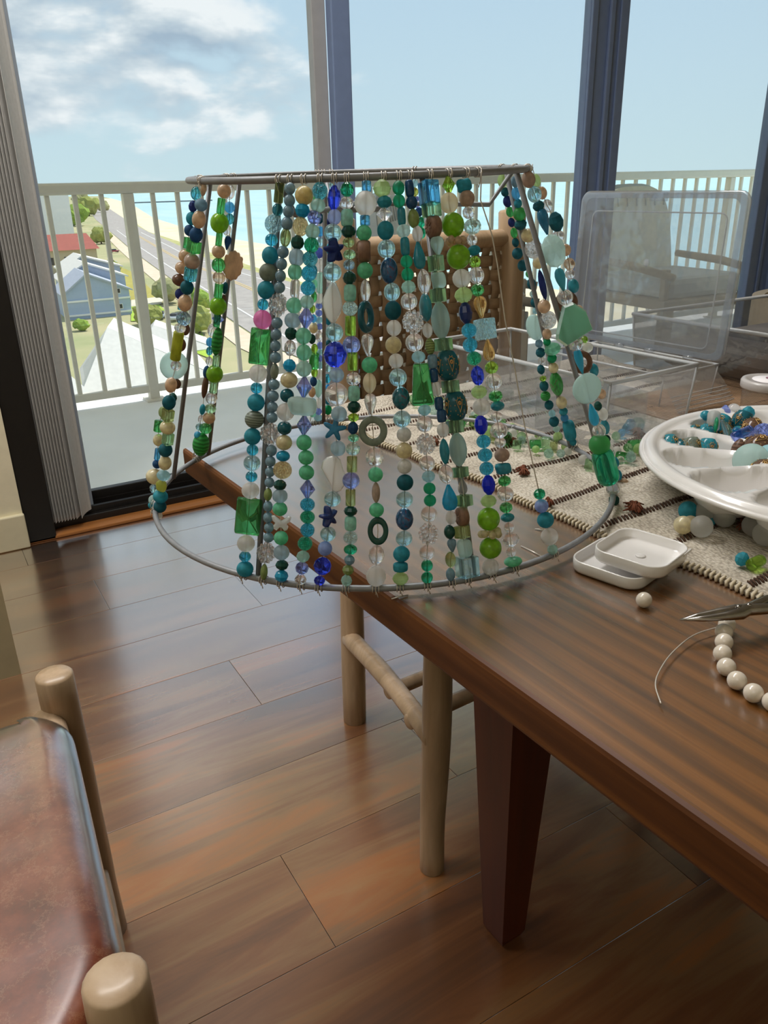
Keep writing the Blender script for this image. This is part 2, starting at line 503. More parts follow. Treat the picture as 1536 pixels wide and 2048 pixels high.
# balcony slab, its roof slab, and the end walls
sbox('floor_balcony', (-2.4, 2.79, -0.25), (7.4, 4.42, 0.0), M_conc)
sbox('trim_2', (-2.4, 2.79, 0.0), (7.4, 2.87, 0.03), plain('pale_door_sill', 'd8d6d0', 0.5))
sbox('ceiling_balcony', (-2.4, 2.79, 2.62), (7.4, 4.42, 2.85), M_ceil)

# railing
rail = thing('balcony_railing', 'long white painted metal railing with balusters along the balcony edge', 'railing', (0, 4.24, 0))
MB().box((-2.4, -0.035, 1.03), (7.3, 0.035, 1.083), bev=.012).build('top_rail', M_rail, rail)
MB().box((-2.4, -0.02, 0.045), (7.3, 0.02, 0.085), bev=.006).build('bottom_rail', M_rail, rail)
post_me = MB().box((-0.026, -0.026, 0.0), (0.026, 0.026, 1.03), bev=.004).mesh('post'); post_me.materials.append(M_rail)
bal_me = MB().box((-0.011, -0.011, 0.08), (0.011, 0.011, 1.035), bev=.003).mesh('baluster'); bal_me.materials.append(M_rail)
plate_me = MB().box((-0.05, -0.05, 0.0), (0.05, 0.05, 0.012), bev=.003).mesh('base_plate'); plate_me.materials.append(M_rail)
px = [1.04 + 1.49 * k for k in range(-2, 5)]
for x in px:
    o = mk('post', post_me, None, rail, (x, 0, 0))
    mk('base_plate', plate_me, None, o)
for a, b in zip([-2.4] + px, px + [7.3]):
    n = int(round((b - a) / 0.124))
    for k in range(1, n):
        mk('baluster', bal_me, None, rail, (a + (b - a) * k / n, 0, 0))

# vertical blind stacked beside the left jamb
blind = thing('vertical_blind', 'grey vertical blind drawn into a narrow stack beside the black jamb', 'blind', (0.26, 2.64, 0.05))
MB().box((-0.02, -0.03, 2.18), (3.6, 0.03, 2.235), bev=.005).build('head_track', M_greyal, blind)
for k in range(12):
    x = 0.008 + k * 0.0094
    ang = math.radians(47 if k < 11 else 58)
    w = 0.042
    vs = []; n = 6
    mb = MB()
    row = []
    for i in range(n + 1):
        t = i / n * 2 - 1
        cx = t * w; cy = 0.006 * (1 - t * t)
        row.append((cx * math.cos(ang) - cy * math.sin(ang), cx * math.sin(ang) + cy * math.cos(ang)))
    thick = [(a + 0.0011 * math.sin(ang), b - 0.0011 * math.cos(ang)) for a, b in row]
    poly = row + thick[::-1]
    mb.prism(poly, 0.0, 2.18)
    mb.build('slat', M_blind, blind, (x, 0, 0))

# ================================================================== OUTSIDE, TEN FLOORS DOWN
GZ = -26.0
def ground_poly(name, pts, z, mat, kind='structure', **kw):
    me = bpy.data.meshes.new(name)
    me.from_pydata([(x, y, z) for x, y in pts], [], [tuple(range(len(pts)))])
    return mk(name, me, mat, kind=kind, **kw)
def ground_mat(name, a, b, scale, rough=0.9):
    M, n, out = newmat(name)
    t = nd(n, 'ShaderNodeTexCoord')
    z = nd(n, 'ShaderNodeTexNoise', i_Scale=scale, i_Detail=6.0, i_Roughness=0.65)
    n.links.new(t.outputs['Object'], z.inputs['Vector'])
    p = principled(n, Roughness=rough, Specular_IOR_Level=0.2)
    n.links.new(ramp(n, z.outputs[0], [(0.35, lin(a)), (0.65, lin(b))]), p.inputs['Base Color'])
    n.links.new(p.outputs[0], out.inputs[0])
    return M
def sea_mat():
    M, n, out = newmat('pale_green_sea')
    t = nd(n, 'ShaderNodeTexCoord')
    mp = nd(n, 'ShaderNodeMapping'); mp.inputs['Scale'].default_value = (0.03, 0.006, 0.03)
    n.links.new(t.outputs['Object'], mp.inputs[0])
    z = nd(n, 'ShaderNodeTexNoise', i_Scale=1.0, i_Detail=5.0)
    n.links.new(mp.outputs[0], z.inputs['Vector'])
    p = principled(n, Roughness=0.35, Specular_IOR_Level=0.5)
    n.links.new(ramp(n, z.outputs[0], [(0.3, lin('a8d2d4')), (0.7, lin('c4e2e0'))]), p.inputs['Base Color'])
    n.links.new(p.outputs[0], out.inputs[0])
    return M
me = bpy.data.meshes.new('sea')
me.from_pydata([(-40000, -500, GZ - .6), (50000, -500, GZ - .6), (50000, 50000, GZ - .6), (-40000, 50000, GZ - .6)], [], [(0, 1, 2, 3)])
mk('sea', me, sea_mat(), kind='structure')
shore = [(135, 40), (150, 200), (153, 330), (160, 472), (185, 620), (213, 781), (290, 1130), (374, 1512), (520, 2300), (640, 3000)]
ground_poly('ground', [(-900, -60), (135, -60)] + shore + [(500, 3300), (-900, 3300)], GZ, ground_mat('dry_grass_ground', '9aa070', 'c2b48c', 0.03))
dune = [(92, 40), (96, 200), (112, 330), (121, 386), (140, 540), (180, 750), (250, 1130), (330, 1512), (470, 2300)]
ground_poly('beach', dune + shore[:-1][::-1], GZ + .05, ground_mat('pale_sand', 'e2cfa8', 'f0e2c4', 0.08))
ground_poly('ground_verge', [(86, 40), (90, 200), (106, 330), (115, 386), (133, 540), (174, 750)] + [(186, 760), (144, 545), (124, 388), (115, 330), (99, 200), (94, 40)], GZ + .10, ground_mat('dune_grass', 'a5a860', 'cbbf8c', 0.2))
roadL = [(52, 30), (55, 136), (68, 224), (85, 331), (98, 410), (128, 583), (165, 800), (240, 1200), (330, 1700)]
roadR = [(86, 30), (88, 136), (99, 224), (108, 331), (120, 400), (143, 540), (181, 750), (258, 1150), (345, 1650)]
road = ground_poly('road', roadL + roadR[::-1], GZ + .12, ground_mat('worn_asphalt', 'a39b95', 'b5aca4', 0.3))
def strip(pts, w, z, name, mat, parent):
    mb = MB()
    for (a, b), (c, d) in zip(pts[:-1], pts[1:]):
        mb.add([(a - w, b, z), (a + w, b, z), (c + w, d, z), (c - w, d, z)], [(0, 1, 2, 3)], smooth=False)
    return mb.build(name, mat, parent)
mid = [((a + c) / 2 + 1, (b + d) / 2) for (a, b), (c, d) in zip(roadL, roadR)]
m_yel = plain('yellow_road_paint', 'd8b878', 0.8); m_wht = plain('white_road_paint', 'e6e2dc', 0.8)
strip([(x - .5, y) for x, y in mid[:6]], .22, GZ + .16, 'yellow_line', m_yel, road)
strip([(x + .5, y) for x, y in mid[:6]], .22, GZ + .16, 'yellow_line', m_yel, road)
strip([(x + 5, y) for x, y in roadL[:6]], .25, GZ + .16, 'white_line', m_wht, road)
strip([(x - 5, y) for x, y in roadR[:6]], .25, GZ + .16, 'white_line', m_wht, road)
ground_poly('sidewalk', [(x - 5.5, y) for x, y in roadL[:6]] + [(x - .5, y) for x, y in roadL[:6]][::-1], GZ + .14, ground_mat('pink_sand_path', 'dcc4a8', 'e6d2ba', 0.3))
m_lawn = ground_mat('green_lawn', '9cb83c', 'b4cc50', 0.4)
m_dry = ground_mat('dry_lawn', 'a89c4e', 'b8ac5c', 0.4)
def px_poly(name, pix, z, mat):
    return ground_poly(name, [tuple(atz(x, y, z)[:2]) for x, y in pix], z, mat)
px_poly('ground_lawn_1', [(236, 532), (268, 545), (322, 598), (290, 602), (262, 600), (200, 540)], GZ + .2, m_dry)
px_poly('ground_lawn_2', [(262, 612), (318, 608), (330, 622), (320, 640), (262, 642)], GZ + .2, m_lawn)
px_poly('ground_lawn_3', [(335, 668), (400, 650), (415, 700), (430, 720), (350, 690)], GZ + .2, m_lawn)
px_poly('ground_drive', [(262, 600), (330, 592), (322, 608), (262, 613)], GZ + .24, ground_mat('pale_drive', 'd8ccb4', 'e4dcc8', 0.4))

def gable(name, label, y0, pl, pr, pa, base_y, depth, wallm, roofm, skew=0.0, group=None, windows=(), bands=(), hip=0.0):
    """gabled house: front wall in the plane y=y0 through three sighted corners, walls and roof run back from it"""
    A, B, T = aty(*pl, y0), aty(*pr, y0), aty(*pa, y0)
    ez = (A.z + B.z) / 2
    cx = T.x
    o = thing(name, label, 'house', (cx, y0, GZ), group=group)
    xl, xr = A.x - cx, B.x - cx
    e, t = ez - GZ, T.z - GZ
    mb = MB()
    f = [(xl, 0, 0), (xr, 0, 0), (xr, 0, e), (0, 0, t), (xl, 0, e)]
    k = [(x + skew, depth, z) for x, _, z in f]
    if hip:
        f[3] = (0, hip, t - .2)
        mb.add(f + k, [(0, 1, 2, 4), (4, 2, 3), (9, 8, 7, 6, 5), (0, 5, 6, 1), (1, 6, 7, 2), (0, 4, 9, 5)], smooth=False)
    else:
        mb.add(f + k, [(0, 1, 2, 3, 4), (9, 8, 7, 6, 5), (0, 5, 6, 1), (1, 6, 7, 2), (0, 4, 9, 5)], smooth=False)
    mb.build('walls', wallm, o)
    ov = 0.7
    for sx, xe in ((-1, xl), (1, xr)):
        sl = (t - e) / abs(xe)
        xo = xe + sx * ov
        zo = e - sl * ov
        th = 0.35
        q = [(0, hip if hip else -ov, t), (xo, -ov, zo), (xo + skew, depth + ov, zo), (skew, depth + ov, t)]
        MB().add(q + [(x, y, z + th) for x, y, z in q], [(0, 1, 2, 3), (7, 6, 5, 4), (0, 4, 5, 1), (1, 5, 6, 2), (2, 6, 7, 3), (3, 7, 4, 0)], smooth=False).build('roof_slope', roofm, o)
    if hip:
        zf = e - .5
        q = [(xl - ov, -ov, zf), (xr + ov, -ov, zf), (0, hip, t)]
        MB().add(q + [(x, y, z + .35) for x, y, z in q], [(2, 1, 0), (3, 4, 5), (0, 1, 4, 3), (1, 2, 5, 4), (2, 0, 3, 5)], smooth=False).build('roof_slope', roofm, o)
    for wx, wz, ww, wh in windows:
        wf = MB().box((wx - ww / 2 - .15, -0.12, wz - .15), (wx + ww / 2 + .15, 0.05, wz + wh + .15)).build('window', m_trimw, o)
        MB().box((wx - ww / 2, -0.18, wz), (wx + ww / 2, 0.0, wz + wh)).build('pane', m_darkwin, wf)
    for bz in bands:
        MB().box((xl - .1, -0.25, bz - .2), (xr + .1, 0.0, bz + .2)).build('band', m_trimw, o)
    return o
m_trimw = plain('white_house_trim', 'eeeae4', 0.6, var=.02)
m_darkwin = plain('dark_house_window', '2c2a30', 0.2)
m_bluew = plain('blue_grey_siding', 'a9b6cc', 0.8, var=.03, scale=2)
m_roofg = plain('pale_shingle_roof', 'e2dcd2', 0.9, var=.05, scale=1.5)
m_roofb = plain('blue_grey_roof', 'b4b8c4', 0.9, var=.05, scale=1.5)
m_white = plain('white_render', 'e8e4e2', 0.8, var=.02, scale=.5)
m_redroof = plain('red_tile_roof', 'a85a4c', 0.8, var=.12, scale=1.2)
m_tanwall = plain('tan_render', 'c2b090', 0.8, var=.04)
gable('gabled_house', 'blue grey house with a tall front gable and two dark windows', 190, (127, 585), (258, 582), (171, 549), None, 14, m_bluew, m_roofb, 0.5,
      windows=((6.4, 5.0, .9, .9), (6.4, 1.6, 1.0, .9)), bands=(0.9, 3.9))
for k, (yy, dx) in enumerate(((206, 1.0), (222, 2.2))):
    gable('gabled_house', ['pale roofed house just behind the tall blue gable', 'furthest pale roofed house in the row behind the blue gable'][k], yy,
          (122 + 3 * k, 556 - 20 * k), (250 - 10 * k, 556 - 20 * k), (168 - 6 * k, 528 - 14 * k), None, 12, m_bluew, m_roofg, 0.5)
gable('low_house', 'broad pale roofed house nearest below the balcony', 118, (165, 772), (430, 768), (244, 676), None, 17, m_white, m_roofg, 3, hip=9)
gable('low_house', 'small pale roofed house at the left below the railing', 100, (40, 800), (190, 815), (112, 735), None, 15, m_white, m_roofg, -2, hip=6)
g = gable('low_house', 'pale roofed house with a wide slope beside the green lawn', 138, (275, 700), (420, 705), (320, 660), None, 9, m_white, m_roofg, 2, hip=4)
rr = thing('red_roofed_house', 'tan house under a wide red tiled roof beyond the blue gable', 'house', tuple(aty(135, 500, 300)[:2]) + (GZ,))
MB().box((-9.5, 0, 0), (9.5, 14, 7.6)).build('walls', m_tanwall, rr)
MB().add([(-10.5, -1, 7.6), (10.5, -1, 7.6), (8.5, 8, 12.4), (-10.5, 8, 12.4), (-10.5, 16, 7.6), (10.5, 16, 7.6)], [(0, 1, 2, 3), (2, 5, 4, 3), (1, 5, 2), (0, 3, 4)], smooth=False).build('roof', m_redroof, rr)
for k in range(3):
    MB().box((-7 + k * 5.5, -.15, 3), (-5 + k * 5.5, .1, 5.4)).build('window', m_darkwin, rr)
tw = thing('tower_block', 'tall plain white apartment tower behind the red roof', 'building', tuple(aty(116, 430, 420)[:2]) + (GZ,))
MB().box((-6.6, 0, 0), (6.0, 16, 25.6)).build('walls', m_white, tw)
MB().box((-6.9, -.3, 25.6), (6.3, 16.3, 26.3)).build('parapet', m_trimw, tw)
for k in range(7):
    MB().box((6.0, 3, 2 + k * 3.4), (6.1, 6, 3.6 + k * 3.4)).build('window', m_darkwin, tw)

# trees and bushes
def leafmat(n, a, b):
    return ground_mat(n, a, b, 1.2)
leafm = [leafmat('olive_leaves', '7c8440', 'a3a458'), leafmat('green_leaves', '6c8a30', '9aae4a'), leafmat('dusty_leaves', '8c8a5c', 'aca878')]
m_trunk = plain('tree_bark', '6a5440', 0.9)
def bush(px_, py_, w, h, mi, label, group=None, tree=False):
    P = atz(px_, py_, GZ)
    o = thing('tree' if tree else 'bush', label, 'tree' if tree else 'bush', P, group=group)
    rr_ = random.Random(int(px_ * 7 + py_))
    mb = MB()
    for k in range(9):
        a = rr_.uniform(0, 2 * PI); q = rr_.uniform(.1, .5) * w / 2
        c = Vector((math.cos(a) * q, math.sin(a) * q, h * rr_.uniform(.4, .72)))
        R_ = rr_.uniform(.35, .5) * min(w, h)
        bm = bmesh.new()
        bmesh.ops.create_icosphere(bm, subdivisions=2, radius=1)
        vs = []
        for v in bm.verts:
            d = 1 + .35 * mnoise.noise(v.co * 2.2 + c) + .18 * rr_.uniform(-1, 1)
            vs.append((c.x + v.co.x * R_ * d, c.y + v.co.y * R_ * d, max(0.05, c.z + v.co.z * R_ * d * .9)))
        mb.add(vs, [tuple(v.index for v in f.verts) for f in bm.faces], smooth=False)
        bm.free()
    mb.build('crown' if tree else 'foliage', leafm[mi], o)
    MB().tube([(0, 0, 0), (.05, 0, h * .5)], [w * .04, w * .02], 7).build('trunk' if tree else 'stem', m_trunk, o)
for a in ((160, 452, 26, 14, 1, 'bushy green tree beside the white tower', None, True), (178, 432, 30, 16, 0, 'olive tree behind the green one by the tower', None, True),
          (166, 410, 40, 18, 2, 'dusty tree far along the road', None, True), (212, 575, 4, 3, 1, 'small green bush right of the blue gabled house', None, False),
          (203, 488, 12, 8, 0, 'olive bush between parked cars and road', None, False), (336, 608, 6, 6, 2, 'dusty round bush beside the drive by the road', None, False),
          (300, 650, 6, 4, 0, 'long low olive bush in front of the green lawn', None, False), (398, 622, 6, 5, 1, 'green bush by the sidewalk past the lawn', None, False),
          (163, 662, 3, 2.2, 1, 'small green bush at the foot of the blue gable', None, False), (205, 425, 24, 12, 2, 'scrubby dusty tree at the bend of the road', None, True),
          (400, 668, 6, 5, 0, 'olive bush at the near end of the lawn', None, False), (226, 552, 5, 4, 0, 'low olive bush beside the dry lawn', None, False)):
    bush(*a)
# cars
def car(px_, py_, body, label, rz):
    P = atz(px_, py_, GZ + .2)
    o = thing('car', label, 'car', P, rz)
    MB().box((-2.2, -.9, .35), (2.2, .9, .95), bev=.2).build('body', plain('car_paint_' + body, body, 0.25, Coat_Weight=0.5), o)
    c = MB().box((-1.3, -.8, .95), (1.0, .8, 1.5), bev=.25).build('cabin', m_darkwin, o)
    for x in (-1.4, 1.4):
        for y in (-.85, .85):
            MB().lathe([(.34, -.11), (.34, .11)], 10, Matrix.Translation((x, y, .34)) @ Matrix.Rotation(PI / 2, 4, 'X')).build('wheel', M_black, o)
car(322, 636, 'aab4c0', 'silver car parked on the bright green lawn', 1.2)
car(228, 505, 'a03040', 'red car parked beyond the dry lawn', .2)
car(222, 528, 'c4c8d2', 'pale silver car between the bushes and dry lawn', .4)
car(350, 640, 'dfe2e8', 'white car on the drive past the green lawn', 1.0)
car(215, 470, 'd0d0d6', 'white car far along the road side', .3)
pier = thing('stone_groyne', 'thin dark groyne reaching out into the pale sea', 'groyne', (385, 1545, GZ - .6))
MB().box((0, -2, -1), (150, 2, 2.2), bev=.6).build('wall', plain('dark_rocks', '6c7478', 0.9, var=.2, scale=.3), pier)
# ================================================================== TABLE
TROT = math.radians(2.6)
TC = Vector((0.264, 0.972, 0))            # its far left corner
TW, TL, TT = 1.20, 1.85, 0.034
table = thing('dining_table', 'thick pine dining table with grooved grain and square tapered legs', 'table', TC, TROT)
tt = MB().box((0, -TL, 0.75 - TT), (TW, 0, 0.75), bev=0.004).build('tabletop', [W['pine'], W['pine_shaded_side']], table)
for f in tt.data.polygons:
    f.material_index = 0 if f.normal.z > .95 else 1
for x in (0.302, TW - 0.302):
    for y in (-0.316, -TL + 0.316):
        a, b = 0.022, 0.047
        mb = MB()
        vs = []
        for s, z in ((a * .8, 0), (a, .012), (b, 0.62), (b, 0.716)):
            vs += [(-s, -s, z), (s, -s, z), (s, s, z), (-s, s, z)]
        fs = [(3, 2, 1, 0), (12, 13, 14, 15)]
        for k in range(3):
            for i in range(4):
                j = (i + 1) % 4
                fs.append((4 * k + i, 4 * k + j, 4 * k + 4 + j, 4 * k + 4 + i))
        mb.add(vs, fs, smooth=False).build('leg', W['leg'], table, (x, y, 0))
for a, b in (((.34, -.34, .64), (TW - .34, -.318, .716)), ((.34, -TL + .318, .64), (TW - .34, -TL + .34, .716)), ((.318, -TL + .34, .64), (.34, -.34, .716)), ((TW - .34, -TL + .34, .64), (TW - .318, -.34, .716))):
    MB().box(a, b).build('apron', W['leg'], table)
T_M = Matrix.Translation(TC) @ Matrix.Rotation(TROT, 4, 'Z')
T_I = T_M.inverted()

# ------------------------------------------------------------------ runner
def weave_mat():
    M, n, out = newmat('handwoven_cotton')
    t = nd(n, 'ShaderNodeTexCoord')
    w = nd(n, 'ShaderNodeTexWave', i_Scale=75.0, i_Distortion=2.5, i_Detail=1.0)
    w.bands_direction = 'Y'
    w.inputs['Detail Scale'].default_value = 8
    n.links.new(t.outputs['Object'], w.inputs['Vector'])
    v = nd(n, 'ShaderNodeTexVoronoi', i_Scale=420.0)
    mp = nd(n, 'ShaderNodeMapping'); mp.inputs['Scale'].default_value = (1.0, 0.62, 1.0)
    n.links.new(t.outputs['Object'], mp.inputs[0]); n.links.new(mp.outputs[0], v.inputs['Vector'])
    z = nd(n, 'ShaderNodeTexNoise', i_Scale=25.0, i_Detail=3.0)
    n.links.new(t.outputs['Object'], z.inputs['Vector'])
    a = nd(n, 'ShaderNodeMath', operation='MULTIPLY_ADD', i_1=-0.55)
    n.links.new(v.outputs['Distance'], a.inputs[0]); n.links.new(z.outputs[0], a.inputs[2])
    p = principled(n, Roughness=0.9, Specular_IOR_Level=0.1)
    n.links.new(ramp(n, a.outputs[0], [(0.0, lin('a89e90')), (0.3, lin('ccc2b2')), (0.55, lin('dcd4c8'))]), p.inputs['Base Color'])
    b = nd(n, 'ShaderNodeBump', i_Strength=0.6, i_Distance=0.003)
    n.links.new(v.outputs['Distance'], b.inputs['Height'])
    b.invert = True
    n.links.new(b.outputs[0], p.inputs['Normal'])
    n.links.new(p.outputs[0], out.inputs[0])
    return M
M_weave = weave_mat()
M_stitch = plain('dark_brown_stitching', '4e3424', 0.9, var=.25, scale=300)
M_tassel = plain('rust_brown_yarn', '6e3a22', 0.9, var=.25, scale=300)
runner = thing('table_runner', 'cream handwoven runner with brown stitched stripes and yarn tassels on the table', 'table runner', (0.5, 0.62, 0.75), math.radians(4.6))
RI = (Matrix.Translation((0.5, 0.62, 0.75)) @ Matrix.Rotation(math.radians(4.6), 4, 'Z')).inverted()
RX1 = 0.60
def wavy(y):
    return 0.004 * math.sin(y * 21 + 1) + 0.003 * math.sin(y * 47)
def rz_(x, y):
    d = 0.0032 + 0.0016 * mnoise.noise(Vector((x * 9, y * 9, 0))) + 0.0012 * mnoise.noise(Vector((x * 30, y * 30, 3)))
    if y > 0.35: d += 0.012 * max(0, 1 - abs(y - 0.375) / .04) * max(0, math.sin((x + .02) * 14)) 
    return max(0.0022, d)
mb = MB(); nx, ny = 44, 84
Y0, Y1 = -0.55, 0.395
vs = []
for j in range(ny + 1):
    for i in range(nx + 1):
        y = Y0 + (Y1 - Y0) * j / ny
        x = wavy(y) + (RX1 - wavy(y)) * i / nx
        vs.append((x, y, rz_(x, y)))
fs = [(j * (nx + 1) + i, j * (nx + 1) + i + 1, (j + 1) * (nx + 1) + i + 1, (j + 1) * (nx + 1) + i) for j in range(ny) for i in range(nx)]
n0 = len(vs)
vs += [(x, y, 0.0003) for x, y, z in vs]
fs += [tuple(k + n0 for k in f[::-1]) for f in fs]
bd = [i for i in range(nx + 1)] + [j * (nx + 1) + nx for j in range(1, ny + 1)] + [ny * (nx + 1) + i for i in range(nx - 1, -1, -1)] + [j * (nx + 1) for j in range(ny - 1, 0, -1)]
fs += [(bd[k], bd[k] + n0, bd[(k + 1) % len(bd)] + n0, bd[(k + 1) % len(bd)]) for k in range(len(bd))]
mb.add(vs, fs).build('cloth', M_weave, runner)
mb = MB()
for k in range(190):                                    # whipped selvedge along the open edge
    y = Y0 + (Y1 - Y0) * k / 189
    x = wavy(y)
    mb.tube([(x - .0025, y - .0012, .001), (x - .001, y, .0046), (x + .006, y + .0012, rz_(x, y) + .0012)], .0014, 5)
mb.build('whipped_edge', plain('cream_edge_yarn', 'd6c8ae', .9, var=.1, scale=200), runner)
stripes = [0.345, 0.27, 0.19, 0.11, 0.03, -0.055, -0.128, -0.195, -0.275, -0.36, -0.44]
for yl in stripes:
    mb = MB()
    x = wavy(yl) + .012
    while x < RX1 - .02:
        y = yl + .004 * math.sin(x * 17 + yl * 30)
        z = rz_(x, y) + .0012
        mb.tube([(x - .0022, y - .0042, z - .0006), (x, y, z + .0008), (x + .0028, y + .0042, z - .0006)], .0011, 4)
        x += .0047 + random.uniform(-.0006, .0006)
    mb.build('stitched_stripe', M_stitch, runner)
for tx, ty in ((1045, 945), (1268, 1018), (1488, 1055), (1020, 882), (1277, 868), (868, 886), (1098, 1008)):
    P = RI @ atz(tx, ty, 0.755)
    mb = MB(); r_ = random.Random(tx)
    small = tx == 1098
    for k in range(14 if small else 64):
        a = r_.gauss(0, .5) + (PI if r_.random() < .3 else 0) - 2.3
        l = r_.uniform(.004, .014) * (1.0 if not small else .7)
        h = r_.uniform(.001, .007)
        mb.tube([P + Vector((0, 0, .001)), P + Vector((math.cos(a) * l * .5, math.sin(a) * l * .5, h)), P + Vector((math.cos(a) * l, math.sin(a) * l, h * .5))], [.0012, .0011, .0007], 4)
    mb.build('tassel', M_tassel, runner)

# ================================================================== CHAIRS
def log(p, q, r0, r1, seed=0, n=14, seg=14, wob=.12, round_=True, bend=0.0):
    """a peeled branch from p to q, uneven along its length, with chamfered ends"""
    p, q = Vector(p), Vector(q)
    pts = []; rs = []
    ax = (q - p).normalized(); o1 = ax.orthogonal().normalized(); o2 = ax.cross(o1)
    for i in range(seg + 1):
        t = i / seg
        w1 = mnoise.noise(Vector((t * 2.4, seed * 3.1, 0))) * wob; w2 = mnoise.noise(Vector((t * 2.4, seed * 3.1, 9))) * wob
        pts.append(p.lerp(q, t) + (o1 * w1 + o2 * w2) * r0 + o1 * bend * math.sin(PI * t))
        rs.append((r0 + (r1 - r0) * t) * (1 + .10 * mnoise.noise(Vector((t * 4, seed * 5.7, 4)))))
    L_ = (q - p).length
    def capend(P, d, r):
        return [P + d * -.002, P + d * (r * .14), P + d * (r * .22)], [r, r * .88, r * .4]
    if round_:
        a, b = capend(pts[0], (pts[0] - pts[1]).normalized(), rs[0])
        c, d = capend(pts[-1], (pts[-1] - pts[-2]).normalized(), rs[-1])
        pts = a[::-1][:2] + pts + c[1:]; rs = b[::-1][:2] + rs + d[1:]
    return MB().tube(pts, rs, n)
chair = thing('log_chair', 'rustic peeled log chair with woven back tucked under the far table edge', 'chair', (0.82, 1.05, 0))
CI = Vector((-0.82, -1.05, 0))
def C_(x, y, z): return Vector((x, y, z)) + CI
log(C_(.556, .83, 0), C_(.575, .84, .46), .0205, .023, 1).build('front_leg', W['log'], chair)
log(C_(1.10, .86, 0), C_(1.085, .865, .46), .0205, .023, 2).build('front_leg', W['log'], chair)
log(C_(.636, 1.247, 0), C_(.668, 1.275, 1.0), .024, .022, 3).build('back_post', W['log'], chair)
log(C_(1.045, 1.262, 0), C_(1.03, 1.27, 1.0), .024, .026, 4).build('back_post', W['log'], chair)
def onbar(t):   # the low side rail on the near side
    return Vector((.636, 1.247, .20)).lerp(Vector((.560, .83, .262)), t)
log(onbar(0) + CI, onbar(1) + CI, .019, .017, 5, bend=-.004).build('side_stretcher', W['log'], chair)
log(C_(1.05, 1.255, .22), C_(1.09, .862, .25), .018, .017, 6).build('side_stretcher', W['log'], chair)
log(C_(.594, 1.03, .215), C_(1.09, 1.05, .225), .0135, .013, 7).build('cross_stretcher', W['log'], chair)
log(C_(.560, .905, .245), C_(1.10, .93, .25), .0135, .013, 8).build('cross_stretcher', W['log'], chair)
for a, b, s in (((.575, .84, .44), (1.085, .865, .44), 9), ((.66, 1.25, .44), (1.04, 1.262, .44), 10), ((.575, .84, .43), (.65, 1.25, .43), 11), ((1.085, .865, .43), (1.04, 1.262, .43), 12)):
    log(C_(*a), C_(*b), .017, .017, s).build('seat_rail', W['log'], chair)
log(C_(.655, 1.272, .955), C_(1.035, 1.268, .955), .017, .017, 13).build('top_rail', W['log'], chair)
log(C_(.65, 1.265, .60), C_(1.035, 1.266, .60), .016, .016, 14).build('lower_rail', W['log'], chair)
M_wicker = plain('brown_woven_rawhide', 'a0866a', .55, var=.2, scale=40)
wb = MB().box((-.16, .215, .60), (.20, .219, .604)).build('woven_back', M_wicker, chair)
NX, NZ = 13, 13
x0, x1, z0, z1 = .685 - .82, 1.005 - .82, .605, .955
for i in range(NX):
    x = x0 + (x1 - x0) * (i + .5) / NX
    w = (x1 - x0) / NX * .37
    mb = MB(); vs = []; fs = []; n = NZ * 4
    for k in range(n + 1):
        z = z0 + (z1 - z0) * k / n
        y = .218 + .0032 * math.cos(PI * ((z - z0) / (z1 - z0) * NZ - .5) + PI * i)
        vs += [(x - w, y - .0008, z), (x + w, y - .0008, z), (x + w, y + .0008, z), (x - w, y + .0008, z)]
    for k in range(n):
        for q in range(4):
            p_ = (q + 1) % 4
            fs.append((4 * k + q, 4 * k + p_, 4 * k + 4 + p_, 4 * k + 4 + q))
    mb.add(vs, fs).build('strand', M_wicker, wb)
for j in range(NZ):
    z = z0 + (z1 - z0) * (j + .5) / NZ
    w = (z1 - z0) / NZ * .37
    mb = MB(); vs = []; fs = []; n = NX * 4
    for k in range(n + 1):
        x = x0 + (x1 - x0) * k / n
        y = .218 - .0032 * math.cos(PI * ((x - x0) / (x1 - x0) * NX - .5) + PI * j)
        vs += [(x, y - .0008, z - w), (x, y + .0008, z - w), (x, y + .0008, z + w), (x, y - .0008, z + w)]
    for k in range(n):
        for q in range(4):
            p_ = (q + 1) % 4
            fs.append((4 * k + q, 4 * k + p_, 4 * k + 4 + p_, 4 * k + 4 + q))
    mb.add(vs, fs).build('strand', M_wicker, wb)
mb = MB()
for i in range(12):                                     # woven seat
    mb.box((-.22 + i * .038, -.19, .448), (-.22 + i * .038 + .034, .19, .453))
mb.build('woven_seat', M_wicker, chair)

